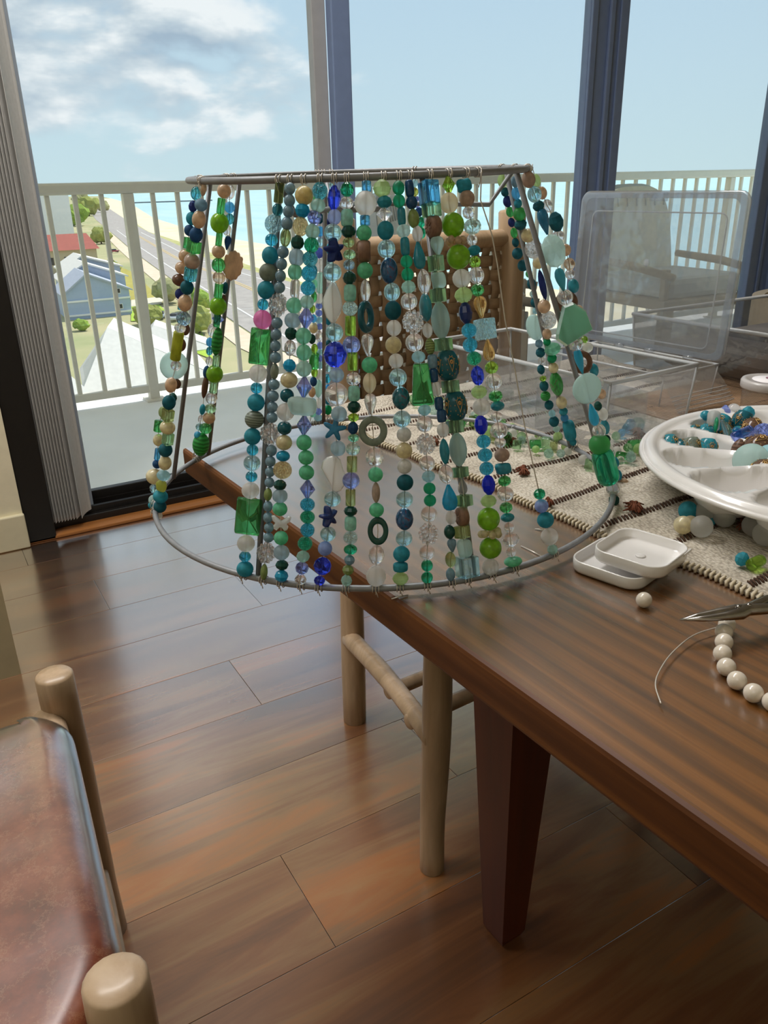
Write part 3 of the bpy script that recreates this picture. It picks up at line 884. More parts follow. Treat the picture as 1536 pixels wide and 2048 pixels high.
# leather chair at the left
def leather_mat():
    M, n, out = newmat('worn_red_brown_leather')
    t = nd(n, 'ShaderNodeTexCoord')
    z = nd(n, 'ShaderNodeTexNoise', i_Scale=9.0, i_Detail=9.0, i_Roughness=0.68)
    n.links.new(t.outputs['Object'], z.inputs['Vector'])
    z2 = nd(n, 'ShaderNodeTexNoise', i_Scale=60.0, i_Detail=6.0, i_Roughness=0.75)
    n.links.new(t.outputs['Object'], z2.inputs['Vector'])
    v = nd(n, 'ShaderNodeTexVoronoi', i_Scale=22.0, feature='DISTANCE_TO_EDGE')
    dv = nd(n, 'ShaderNodeVectorMath', operation='MULTIPLY_ADD')
    n.links.new(z2.outputs['Color'], dv.inputs[0]); dv.inputs[1].default_value = (.08, .08, .08); n.links.new(t.outputs['Object'], dv.inputs[2])
    n.links.new(dv.outputs[0], v.inputs['Vector'])
    crk = ramp(n, v.outputs['Distance'], [(0.0, (1, 1, 1)), (0.035, (0, 0, 0))])
    a = nd(n, 'ShaderNodeMath', operation='MULTIPLY_ADD', i_1=.35)
    n.links.new(z2.outputs[0], a.inputs[0]); n.links.new(z.outputs[0], a.inputs[2])
    c1 = ramp(n, a.outputs[0], [(0.45, lin('4e2414')), (0.62, lin('74371f')), (0.78, lin('8e5034')), (0.95, lin('aa7a58'))])
    mxx = nd(n, 'ShaderNodeMix', data_type='RGBA')
    f2 = nd(n, 'ShaderNodeMath', operation='MULTIPLY', i_1=.35)
    n.links.new(crk, f2.inputs[0]); n.links.new(f2.outputs[0], mxx.inputs['Factor'])
    n.links.new(c1, mxx.inputs['A']); mxx.inputs['B'].default_value = (*lin('b08c6c'), 1)
    p = principled(n, Roughness=.36, Coat_Weight=.3, Coat_Roughness=.38)
    n.links.new(mxx.outputs['Result'], p.inputs['Base Color'])
    b = nd(n, 'ShaderNodeBump', i_Strength=.15, i_Distance=.003)
    n.links.new(a.outputs[0], b.inputs['Height']); n.links.new(b.outputs[0], p.inputs['Normal'])
    n.links.new(polished(n, p, b, (3.2, 2.8, .25)), out.inputs[0])
    return M
lch = thing('leather_chair', 'log chair with a worn red brown leather seat near the camera', 'chair', (-.2, .75, 0))
LI = Vector((.2, -.75, 0))
def Lc(x, y, z): return Vector((x, y, z)) + LI
for a, b, s, r in (((.066, .990, 0), (.063, .988, .468), 21, .0245), ((.027, .510, 0), (.029, .511, .457), 22, .0275)):
    log(Lc(*a), Lc(*b), r * .98, r, s, n=20, wob=.1).build('front_post', W['log'], lch)
for a, b, s in (((-.46, .96, 0), (-.50, .97, .95), 23), ((-.46, .54, 0), (-.50, .53, .95), 24)):
    log(Lc(*a), Lc(*b), .025, .025, s).build('back_post', W['log'], lch)
log(Lc(.046, .985, .405), Lc(.014, .515, .405), .021, .021, 25).build('front_rail', W['log'], lch)
log(Lc(-.46, .96, .41), Lc(-.46, .54, .41), .019, .019, 26).build('back_rail', W['log'], lch)
for a, b, s in (((.06, .985, .20), (-.46, .96, .20), 27), ((.03, .515, .20), (-.46, .54, .20), 28), ((.063, .985, .13), (.03, .515, .13), 29)):
    log(Lc(*a), Lc(*b), .016, .016, s).build('stretcher', W['log'], lch)
log(Lc(-.49, .965, .80), Lc(-.49, .535, .80), .018, .018, 30).build('back_slat', W['log'], lch)
vs = []; fs = []; nu, nv = 40, 46
prof = []
for i in range(nu + 1):
    t = i / nu
    if t < .62:
        x = -.49 + (.505 + .0) * t / .62
        z = .436 - .012 * math.sin(PI * t / .62)
        prof.append((x, z, 0))
    else:
        a = (t - .62) / .38 * PI * 1.05
        prof.append((.015 + .034 * math.sin(a), .404 + .032 * math.cos(a) - (.02 if a > PI * .9 else 0), 1))
for i, (x, z, k) in enumerate(prof):
    for j in range(nv + 1):
        s = j / nv
        y = .455 + (.965 - .455) * s
        off = .026 * (s - .5)                      # the front rail runs slightly askew
        endp = 1 - s
        pull = max(0, 1 - endp / .10) ** 2
        zz = z + .003 * mnoise.noise(Vector((x * 8, y * 8, 1))) + .0010 * mnoise.noise(Vector((x * 25, y * 25, 7)))
        xx = x + (.032 * (s - .5) if k or x > -.1 else .032 * (s - .5) * max(0, (x + .49) / .39))
        if k: xx -= pull * .022; zz -= pull * .004 * (1 if z > .42 else 0)
        else: zz -= .008 * pull * (1 if x > -.12 else .5)
        zz += .006 * math.sin(PI * s)
        near = max(0, 1 - s / .24)                     # slips behind the near post and rolls over the side rail
        near = near * near * (3 - 2 * near)
        xx -= near * .050 * (1 if x > -.1 else max(0, (x + .49) / .39))
        zz -= .030 * max(0, 1 - s / .10) ** 2
        vs.append(Lc(xx, y, zz))
for i in range(nu):
    for j in range(nv):
        fs.append((i * (nv + 1) + j, (i + 1) * (nv + 1) + j, (i + 1) * (nv + 1) + j + 1, i * (nv + 1) + j + 1))
lo_ = MB().add([tuple(v) for v in vs], [f[::-1] for f in fs]).build('leather_seat', leather_mat(), lch)
sm = lo_.modifiers.new('thick', 'SOLIDIFY'); sm.thickness = .004; sm.offset = -1

# outdoor chairs
M_cush = plain('grey_outdoor_cushion', 'b6bcc0', .85, var=.05)
M_cush2 = plain('pale_beige_outdoor_fabric', 'dcd8cc', .85, var=.05)
M_teak = plain('weathered_teak', '9c8c78', .7, var=.12)
def outdoor(x, y, rz, label, w=.60):
    o = thing('patio_chair', label, 'chair', (x, y, 0), rz)
    h = w / 2
    for sx in (-1, 1):
        MB().box((sx * h - .025, -.30, 0), (sx * h + .025, -.25, .40), bev=.006).build('leg', M_teak, o)
        MB().box((sx * h - .025, .27, 0), (sx * h + .025, .32, .40), bev=.006).build('leg', M_teak, o)
        MB().tube([(sx * (h + .02), -.34, .56), (sx * (h + .03), -.05, .60), (sx * (h + .02), .30, .62)], [.022, .026, .022], 8, Matrix.Diagonal((1, 1, .95, 1))).build('armrest', M_teak, o)
        MB().box((sx * h - .018, -.28, .40), (sx * h + .018, -.24, .57), bev=.005).build('arm_post', M_teak, o)
    MB().box((-h, -.30, .34), (h, .32, .40), bev=.01).build('seat_frame', M_teak, o)
    MB().box((-h + .02, -.28, .40), (h - .02, .28, .52), bev=.035).build('seat_cushion', M_cush, o)
    pts = []
    for k in range(25):
        a = PI * k / 24
        ex = abs(math.cos(a)) ** .55 * (1 if math.cos(a) > 0 else -1)
        pts.append((ex * (h - .0), .40 + .62 * (abs(math.sin(a)) ** .5)))
    poly = [(h, .40)] + pts[1:-1] + [(-h, .40)]
    Mx = Matrix.Translation((0, .30, 0)) @ Matrix.Rotation(math.radians(-9), 4, 'X') @ Matrix.Rotation(PI / 2, 4, 'X')
    MB().prism(poly, -.03, .03, Mx).build('back_shell', M_cush, o)
    poly2 = [(x_ * .93, .42 + (z_ - .40) * .93) for x_, z_ in poly]
    bc = MB().prism(poly2, .03, .085, Mx).build('back_cushion', M_cush2, o)
    mb = MB()
    for k in range(7):
        xx = (-.4 + .8 * k / 6) * w * .9
        mb.tube([(xx, .88, .088), (xx * 1.02, .95, .088)], .004, 5, Mx)
    mb.build('tuck', M_cush, bc)
    return o
outdoor(4.02, 3.42, math.radians(-4), 'grey cushioned patio chair on the balcony behind the upright clear lid', .62)
outdoor(2.42, 3.30, math.radians(50), 'weathered patio chair on the balcony behind the log chair post', .60)
# a tan barrel chair past the table
tb = thing('barrel_chair', 'tan barrel backed chair past the far right end of the table', 'chair', (2.50, 1.42, 0), math.radians(-20))
mb = MB(); n = 28; prof = []
for k in range(n + 1):
    a = PI * (-.05 + 1.1 * k / n)
    prof.append((math.cos(a), math.sin(a)))
pin = [(x * .255, y * .255) for x, y in prof]; pout = [(x * .29, y * .29) for x, y in prof]
mb.prism([(x, y) for x, y in pout] + pin[::-1], .40, .70, smooth=False)
mb.build('backrest', plain('tan_upholstery', 'b4a896', .8, var=.08), tb)
MB().lathe([(.0, .36), (.25, .36), (.262, .38), (.262, .44), (.24, .465), (0, .47)], 28).build('seat', plain('tan_seat', 'a08a70', .8), tb)
for k in range(4):
    a = PI / 4 + k * PI / 2
    MB().tube([(math.cos(a) * .2, math.sin(a) * .2, 0), (math.cos(a) * .19, math.sin(a) * .19, .37)], [.014, .02], 8).build('leg', W['leg'], tb)
# ================================================================== BEADS: shapes and materials
PAL = dict(tl='2f8c9c', dt='14525e', nv='1e2c5c', cb='1426c8', pw='7488da', lv='98aade', aq='a4dcea', bl='3f9fd8', tq='22a2c8', mt='74cca8', pm='aadcd0',
           gn='2c8c40', em='0c8c60', dg='123c36', lm='86ba2c', pg='b6da8c', ol='86985c', cr='e6d8b4', bg='d2b89c', wh='eeeeea', cl='f8fafa', gd='e2cc90',
           sl='7c9cae', sb='2c7a9c', sg='5a9678', br='5c4436', pk='e070b0', tp='b09c8e', fb='a8c8d8', gg='9ccf9c', ag='c4e8e4', ly='a4a83c', db='1d4468', gs='7a8478', yo='e0b060')
_bm = {}
def bmat(fin, c):
    key = fin + c
    if key in _bm: return _bm[key]
    col = lin(PAL[c])
    lum_ = max(.02, .3 * col[0] + .6 * col[1] + .1 * col[2])
    k_ = lum_ ** -.34
    col = tuple(min(.95, .75 * v * k_ + .25 * v ** .66) for v in col)
    names = dict(o='glossy', m='matte', g='glass', f='frosted', x='crystal', p='pearl', k='crackle', s='striped', a='agate', w='wooden')
    M, n, out = newmat(names[fin] + '_bead_' + c)
    t = nd(n, 'ShaderNodeTexCoord')
    lk = n.links.new
    if fin in 'gxk':
        tint = tuple(.35 * x + .65 * x ** .55 for x in col)
        p = principled(n, Roughness=.02 if fin != 'k' else .06, IOR=1.36, Transmission_Weight=1.0)
        p.inputs['Base Color'].default_value = (*tint, 1)
        tr = nd(n, 'ShaderNodeBsdfTransparent'); tr.inputs[0].default_value = (*tint, 1)
        tl = nd(n, 'ShaderNodeBsdfTranslucent'); tl.inputs[0].default_value = (*tint, 1)
        m1 = nd(n, 'ShaderNodeMixShader', i_0=.12); lk(p.outputs[0], m1.inputs[1]); lk(tl.outputs[0], m1.inputs[2])
        m2 = nd(n, 'ShaderNodeMixShader', i_0=.22); lk(m1.outputs[0], m2.inputs[1]); lk(tr.outputs[0], m2.inputs[2])
        if fin == 'k':
            v = nd(n, 'ShaderNodeTexVoronoi', i_Scale=6.0)
            lk(t.outputs['Object'], v.inputs['Vector'])
            b = nd(n, 'ShaderNodeBump', i_Strength=.9, i_Distance=.08)
            lk(v.outputs['Distance'], b.inputs['Height']); lk(b.outputs[0], p.inputs['Normal'])
        lk(m2.outputs[0], out.inputs[0])
    elif fin == 'f':
        tint = tuple(.4 * x + .6 * x ** .6 for x in col)
        p = principled(n, Roughness=.42, IOR=1.35, Transmission_Weight=.75)
        p.inputs['Base Color'].default_value = (*tint, 1)
        tl = nd(n, 'ShaderNodeBsdfTranslucent'); tl.inputs[0].default_value = (*tint, 1)
        m1 = nd(n, 'ShaderNodeMixShader', i_0=.35); lk(p.outputs[0], m1.inputs[1]); lk(tl.outputs[0], m1.inputs[2])
        lk(m1.outputs[0], out.inputs[0])
    else:
        rough = dict(o=.22, m=.6, p=.28, s=.35, a=.2, w=.55)[fin]
        p = principled(n, Roughness=rough, Coat_Weight=.5 if fin in 'opa' else 0.0)
        z = nd(n, 'ShaderNodeTexNoise', i_Scale=3.0, i_Detail=4.0)
        lk(t.outputs['Object'], z.inputs['Vector'])
        cc = tuple(x * .75 for x in col); c2 = tuple(min(1, x * 1.2) for x in col)
        fac = z.outputs[0]
        if fin == 's':
            w = nd(n, 'ShaderNodeTexWave', i_Scale=2.2, i_Distortion=2.0); w.bands_direction = 'Z'
            lk(t.outputs['Object'], w.inputs['Vector']); fac = w.outputs[1]
            cc = tuple(x * .6 for x in col); c2 = tuple(min(1, x * 1.15 + .01) for x in col)
        if fin == 'a':
            z.inputs['Scale'].default_value = 2.2; z.inputs['Distortion'].default_value = 1.8
            cr_ = ramp(n, fac, [(.30, tuple(x * .35 for x in col)), (.48, col), (.58, tuple(x * 1.3 for x in col)), (.63, lin('7a4a5c')), (.68, col), (.8, tuple(x * .4 for x in col))])
        else:
            cr_ = ramp(n, fac, [(.3, cc), (.7, c2)])
        lk(cr_, p.inputs['Base Color'])
        tl = nd(n, 'ShaderNodeBsdfTranslucent'); lk(cr_, tl.inputs[0])
        m1 = nd(n, 'ShaderNodeMixShader', i_0=dict(o=.5, m=.55, p=.42, s=.4, a=.35, w=.05)[fin])
        lk(p.outputs[0], m1.inputs[1]); lk(tl.outputs[0], m1.inputs[2])
        lk(m1.outputs[0], out.inputs[0])
    _bm[key] = M
    return M

_shape = {}
def sphere_prof(m=10, pw=1.0):
    return [(max(.03, .5 * math.sin(PI * k / m) ** pw), -.5 * math.cos(PI * k / m)) for k in range(m + 1)]
def superprof(e, m=12):
    o = []
    for k in range(m + 1):
        a = -PI / 2 + PI * k / m
        o.append((max(.04, .5 * abs(math.cos(a)) ** e), .5 * abs(math.sin(a)) ** e * (1 if a > 0 else -1)))
    return o
def ico(sub, r=.5):
    bm = bmesh.new(); bmesh.ops.create_icosphere(bm, subdivisions=sub, radius=r)
    vs = [tuple(v.co) for v in bm.verts]; fs = [tuple(v.index for v in f.verts) for f in bm.faces]; bm.free()
    return vs, fs
def star(points=5, ro=.5, ri=.2, n=50):
    o = []
    for k in range(n):
        a = 2 * PI * k / n + PI / 2
        t = (math.cos((a - PI / 2) * points) + 1) / 2
        o.append(((ri + (ro - ri) * t ** 1.3) * math.cos(a), (ri + (ro - ri) * t ** 1.3) * math.sin(a)))
    return o
FLAT = Matrix.Rotation(PI / 2, 4, 'X')           # outline in x,z; thickness along y
def dome(poly, t, mb, M=FLAT, inner=.72, smooth=True, mi=0):
    """a flat outline with softened faces, thickness t"""
    n = len(poly)
    cx = sum(p[0] for p in poly) / n; cy = sum(p[1] for p in poly) / n
    rings = [(inner, -t / 2), (.93, -t * .36), (1, 0), (.93, t * .36), (inner, t / 2)]
    vs = []; fs = []
    for s, z in rings:
        vs += [(cx + (x - cx) * s, cy + (y - cy) * s, z) for x, y in poly]
    for k in range(4):
        for i in range(n):
            j = (i + 1) % n
            fs.append((k * n + i, k * n + j, (k + 1) * n + j, (k + 1) * n + i))
    fs.append(tuple(range(n))[::-1]); fs.append(tuple(4 * n + i for i in range(n)))
    return mb.add(vs, fs, M, mi, smooth)
def rrect(w, h, r, n=4, taper=0.0):
    o = []
    for cx, cy, a0 in ((w / 2 - r, h / 2 - r, 0), (-w / 2 + r, h / 2 - r, 90), (-w / 2 + r, -h / 2 + r, 180), (w / 2 - r, -h / 2 + r, 270)):
        for k in range(n + 1):
            a = math.radians(a0 + 90 * k / n)
            x, y = cx + r * math.cos(a), cy + r * math.sin(a)
            o.append((x * (1 - taper * (y / h)), y))
    return o
NAMES = dict(r='round_bead', F='faceted_bead', x='crystal_bead', t='tube_bead', b='barrel_bead', c='cube_bead', B='bicone_bead', d='drop_bead', D='drop_bead',
             v='oval_bead', k='cluster_bead', s='slab_bead', T='slab_bead', P='slab_bead', z='disc_bead', e='disc_bead', h='ring_bead', R='ring_bead', a='starfish_bead', A='starfish_bead',
             y='butterfly_bead', l='petal_bead', p='petal_bead', m='melon_bead', w='spacer_cluster', K='rhinestone_bead', q='patterned_bead', S='shell_bead', n='nugget_bead', W='carved_disc_bead', E='edge_disc_bead')
def shape(code):
    if code in _shape: return _shape[code]
    mb = MB(); depth = 1.0
    if code == 'r': mb.lathe(sphere_prof(), 18)
    elif code == 'v': mb.lathe(sphere_prof(10, 1.15), 16)
    elif code == 'F':
        mb.lathe([(.16, -.5), (.40, -.30), (.5, 0.0), (.40, .30), (.16, .5)], 10, smooth=False)
    elif code == 'x': mb.add(*ico(2), smooth=False)
    elif code == 'K': mb.add(*ico(3), smooth=False)
    elif code == 't': mb.lathe([(.12, -.5), (.44, -.5), (.5, -.46), (.5, .46), (.44, .5), (.12, .5)], 16)
    elif code == 'b': mb.lathe(superprof(.5), 16)
    elif code == 'c': mb.add(*rbox((-.5, -.5, -.5), (.5, .5, .5), .06), smooth=False)
    elif code == 'B': mb.lathe([(.10, -.5), (.5, 0.0), (.10, .5)], 8, smooth=False)
    elif code in 'dD':
        pr = [(.05, -.5), (.25, -.48), (.42, -.38), (.5, -.20), (.46, -.02), (.34, .18), (.20, .36), (.09, .5)]
        if code == 'D': pr = [(r, -z) for r, z in pr[::-1]]
        mb.lathe(pr, 14); depth = .62
    elif code == 'k':
        mb.sphere((0, 0, 0), .34, 12, 8)
        ga = PI * (3 - math.sqrt(5))
        for i in range(44):
            z = 1 - 2 * (i + .5) / 44; r = math.sqrt(1 - z * z)
            mb.sphere((r * math.cos(ga * i) * .41, r * math.sin(ga * i) * .41, z * .41), .088, 7, 5)
    elif code == 's': dome(rrect(1, 1, .08), .30, mb, inner=.9); depth = .9
    elif code == 'T': dome(rrect(.84, 1, .08, taper=.42), .34, mb, inner=.88); depth = .8
    elif code == 'P': dome([(-.10, .5), (.16, .5), (.44, .18), (.5, -.34), (-.30, -.5), (-.5, -.24), (-.46, -.12)], .30, mb, inner=.9, smooth=False); depth = .8
    elif code == 'z': mb.lathe([(.03, -.5), (.30, -.42), (.46, -.2), (.5, 0), (.46, .2), (.30, .42), (.03, .5)], 24, FLAT @ Matrix.Diagonal((1, 1, .26, 1)))
    elif code == 'e': mb.lathe([(.05, -.5), (.3, -.42), (.46, -.2), (.5, 0), (.46, .2), (.3, .42), (.05, .5)], 20, Matrix.Rotation(PI / 2, 4, 'Y'))
    elif code in 'WE':
        mb.lathe([(.05, -.5), (.40, -.5), (.47, -.38), (.5, 0), (.47, .38), (.40, .5), (.05, .5)], 20, Matrix.Rotation(PI / 2, 4, 'Y'))
        if code == 'W':
            for k in range(9):
                a = 2 * PI * k / 9
                mb.tube([(-.52, .12 * math.cos(a), .12 * math.sin(a)), (-.52, .36 * math.cos(a), .36 * math.sin(a))], .05, 5)
    elif code in 'hR':
        n, m_ = 28, 10; vs = []; fs = []
        for i in range(n):
            a = 2 * PI * i / n
            for j in range(m_):
                b = 2 * PI * j / m_
                r = .375 + .125 * abs(math.cos(b)) ** .7 * (1 if math.cos(b) > 0 else -1)
                vs.append((r * math.cos(a), .09 * abs(math.sin(b)) ** .7 * (1 if math.sin(b) > 0 else -1), r * math.sin(a)))
        for i in range(n):
            for j in range(m_):
                i2, j2 = (i + 1) % n, (j + 1) % m_
                fs.append((i * m_ + j, i * m_ + j2, i2 * m_ + j2, i2 * m_ + j))
        mb.add(vs, fs)
    elif code in 'aA': dome(star(), .26 if code == 'a' else .5, mb, inner=.6); depth = .9
    elif code == 'y':
        half = [(0.03, .18), (.16, .30), (.36, .48), (.5, .44), (.44, .12), (.30, -.02), (.38, -.20), (.34, -.42), (.20, -.5), (.06, -.30)]
        dome(half + [(-x, y) for x, y in half[::-1]], .22, mb, inner=.8); depth = .8
    elif code == 'l': dome([(-.02, .5), (.16, .42), (.36, .22), (.5, -.02), (.44, -.24), (.26, -.40), (.16, -.5), (-.02, -.48), (-.28, -.36), (-.46, -.14), (-.5, .04), (-.36, .22), (-.24, .36)], .22, mb, inner=.82); depth = .8
    elif code == 'p': dome([(.10, .5), (.26, .40), (.34, .22), (.48, -.02), (.5, -.22), (.34, -.42), (.14, -.5), (.0, -.46), (-.12, -.26), (-.34, -.02), (-.5, .16), (-.46, .34), (-.28, .46), (-.08, .5)], .16, mb, inner=.86); depth = .8
    elif code == 'm':
        n, m_ = 32, 10; vs = []; fs = []
        for k in range(m_ + 1):
            z = -.5 * math.cos(PI * k / m_); r = max(.04, .5 * math.sin(PI * k / m_) ** .8)
            for i in range(n):
                a = 2 * PI * i / n
                q = r * (.93 + .07 * abs(math.cos(a * 5)))
                vs.append((q * math.cos(a), q * math.sin(a), z))
        for k in range(m_):
            for i in range(n):
                j = (i + 1) % n
                fs.append((k * n + i, k * n + j, (k + 1) * n + j, (k + 1) * n + i))
        mb.add(vs, fs)
    elif code == 'w':
        for k in range(7):
            a = 2 * PI * k / 7
            mb.sphere((.36 * math.cos(a), .36 * math.sin(a), .12 * math.sin(a * 2 + 1)), (.165, .165, .36), 10, 7)
    elif code == 'q':
        mb.lathe([(.18, -.5), (.34, -.46), (.47, -.25), (.5, 0), (.47, .25), (.34, .46), (.18, .5)], 20)
        def sp(a, z):
            r = .5 * (1 - (abs(z) / .5) ** 2.6 * .34) + .012
            return Vector((r * math.cos(a), r * math.sin(a), z))
        for b0 in range(5):
            A = -PI / 2 + b0 * 2 * PI / 5
            up = 1 if b0 % 2 else -1
            path = []
            for k in range(19):
                s = 2 * PI * k / 18
                rr = .62 * (1 - .0)
                path.append(sp(A + .26 * math.sin(s) * (1 - math.cos(s)) * .72, up * (.25 * math.cos(s) - .02)))
            mb.tube(path, .014, 4, mi=1)
            for k in range(7):
                s = 2 * PI * k / 7
                mb.sphere(sp(A + .10 * math.cos(s), -up * .10 + .05 * math.sin(s)), .034, 6, 4, mi=1)
            for k in range(11):
                s = 2 * PI * k / 11
                mb.sphere(sp(A + .44 * math.sin(s), up * (.02 + .33 * math.cos(s))), .022, 5, 4, mi=1)
    elif code == 'S':
        o = []
        for k in range(40):
            a = 2 * PI * k / 40
            r = .5 * (1 + .05 * math.cos(a * 12)) * (1 if math.sin(a) < .6 else .92)
            o.append((r * math.cos(a), r * math.sin(a)))
        dome(o, .14, mb, inner=.8); depth = .8
    elif code == 'n':
        vs, fs = ico(3)
        vs2 = []
        for v in vs:
            v = Vector(v); q = v.normalized()
            e = (abs(q.x) ** 4 + abs(q.y) ** 4 + abs(q.z) ** 4) ** -.25
            vs2.append(tuple(q * .44 * e * (1 + .16 * mnoise.noise(q * 1.4 + Vector((3, 1, 2))))))
        mb.add(vs2, fs); depth = .8
    me = mb.mesh(NAMES[code])
    _shape[code] = (me, depth)
    return _shape[code]
_bmesh = {}
M_gold = plain('gold_bead_wire', 'c8a46a', .35, metal=.8, var=.2, scale=200)
def bead_mesh(code, fin, c):
    k = code + fin + c
    if k not in _bmesh:
        me = shape(code)[0].copy()
        me.materials.append(bmat(fin, c))
        if code == 'q': me.materials.append(M_gold)
        _bmesh[k] = me
    return _bmesh[k]
def make_bead(code, fin, c, pos, w, h, X, Y, Zv, parent=None, spin=None):
    """bead with its hole along Zv, width w, height h"""
    me = bead_mesh(code, fin, c)
    d = shape(code)[1]
    sx, sy, sz = w, w * d, h
    if code in 'eEW': sx, sy, sz = w, h, h
    if code == 'z': sx, sy, sz = w, max(w, h), h
    Mr = Matrix((X, Y, Zv)).transposed().to_4x4()
    if code == 'R': Mr = Mr @ Matrix.Rotation(math.radians(66), 4, 'Z'); sx = sy = h
    if code == 'c': Mr = Mr @ Matrix.Rotation(math.radians(spin if spin is not None else 24), 4, 'Z'); sx = sy = w * .80
    if code in 'a': Mr = Mr @ Matrix.Rotation(math.radians(spin or 20), 4, 'Y')
    if code == 'A': Mr = Mr @ Matrix.Rotation(math.radians(58), 4, 'Z') @ Matrix.Rotation(math.radians(-14), 4, 'Y'); sx = h * .95
    o = bpy.data.objects.new(NAMES[code], me)
    COL.objects.link(o)
    o.parent = parent
    o.matrix_basis = Matrix.Translation(pos) @ Mr @ Matrix.Diagonal((sx, sy, sz, 1))
    return o

# ================================================================== THE LAMPSHADE
shade_o = thing('lampshade_frame', 'wire lampshade frame strung with blue green glass beads over the table corner', 'lampshade', (0.404, 0.700, 0.7605))
SB = Vector((0.404, 0.700, 0.7605)); RB = 0.240
STP = Vector((0.386, 0.699, 1.0665)); RTP = 0.155
def rp(c, R_, a, tx, ty):
    ex = RT + Vector((0, 0, tx)); ey = FH + Vector((0, 0, ty))
    return c + ex * (R_ * math.cos(a)) + ey * (R_ * math.sin(a))
def bot(a): return rp(SB, RB, a, .016, .015)
def top(a): return rp(STP, RTP, a, .011, .023)
def find(fn, x, half):
    best = None
    for k in range(1441):
        a = (PI * k / 1440) if half == 'B' else (-PI * k / 1440)
        d = abs(proj(fn(a))[0] - x)
        if best is None or d < best[0]: best = (d, a)
    return best[1]
ring_b = MB().tube([bot(2 * PI * k / 96) - SB for k in range(96)], .0028, 10, closed=True).build('bottom_ring', M_wire, shade_o)
ring_t = MB().tube([top(2 * PI * k / 72) - SB for k in range(72)], .0029, 10, closed=True).build('top_ring', M_wire, shade_o)
spokes = [(416, 'B', 342, 'B'), (476, 'B', 413, 'B'), (556, 'F', 512, 'F'), (846, 'F', 950, 'F'), (1038, 'F', 1219, 'F'), (1016, 'B', 1145, 'B'), (649, 'B', 646, 'B')]
for xt, ht, xb, hb in spokes:
    a, b = top(find(top, xt, ht)) - SB, bot(find(bot, xb, hb)) - SB
    for q_, c_ in ((a, STP - SB), (b, Vector())):
        r_ = q_ - c_; r_.z = 0
        q_ -= r_.normalized() * .003
    MB().tube([a, a.lerp(b, .5), b], .0025, 8).build('spoke', M_wire, shade_o)
sp = MB()
hub = STP + Vector((0, 0, -.030)) - SB
sp.tube([hub + Vector((.021 * math.cos(2 * PI * k / 32), .021 * math.sin(2 * PI * k / 32), 0)) for k in range(32)], .0028, 8, closed=True)
for xt, hf in ((556, 'F'), (1030, 'B'), (649, 'B')):
    e = top(find(top, xt, hf)) - SB
    d = (e - hub).normalized()
    k_ = hub + d * .132; k_.z = hub.z
    sp.tube([hub + d * .020, k_, e], .0023, 8)
sp.build('spider_fitter', M_wire, shade_o)
strands = {}
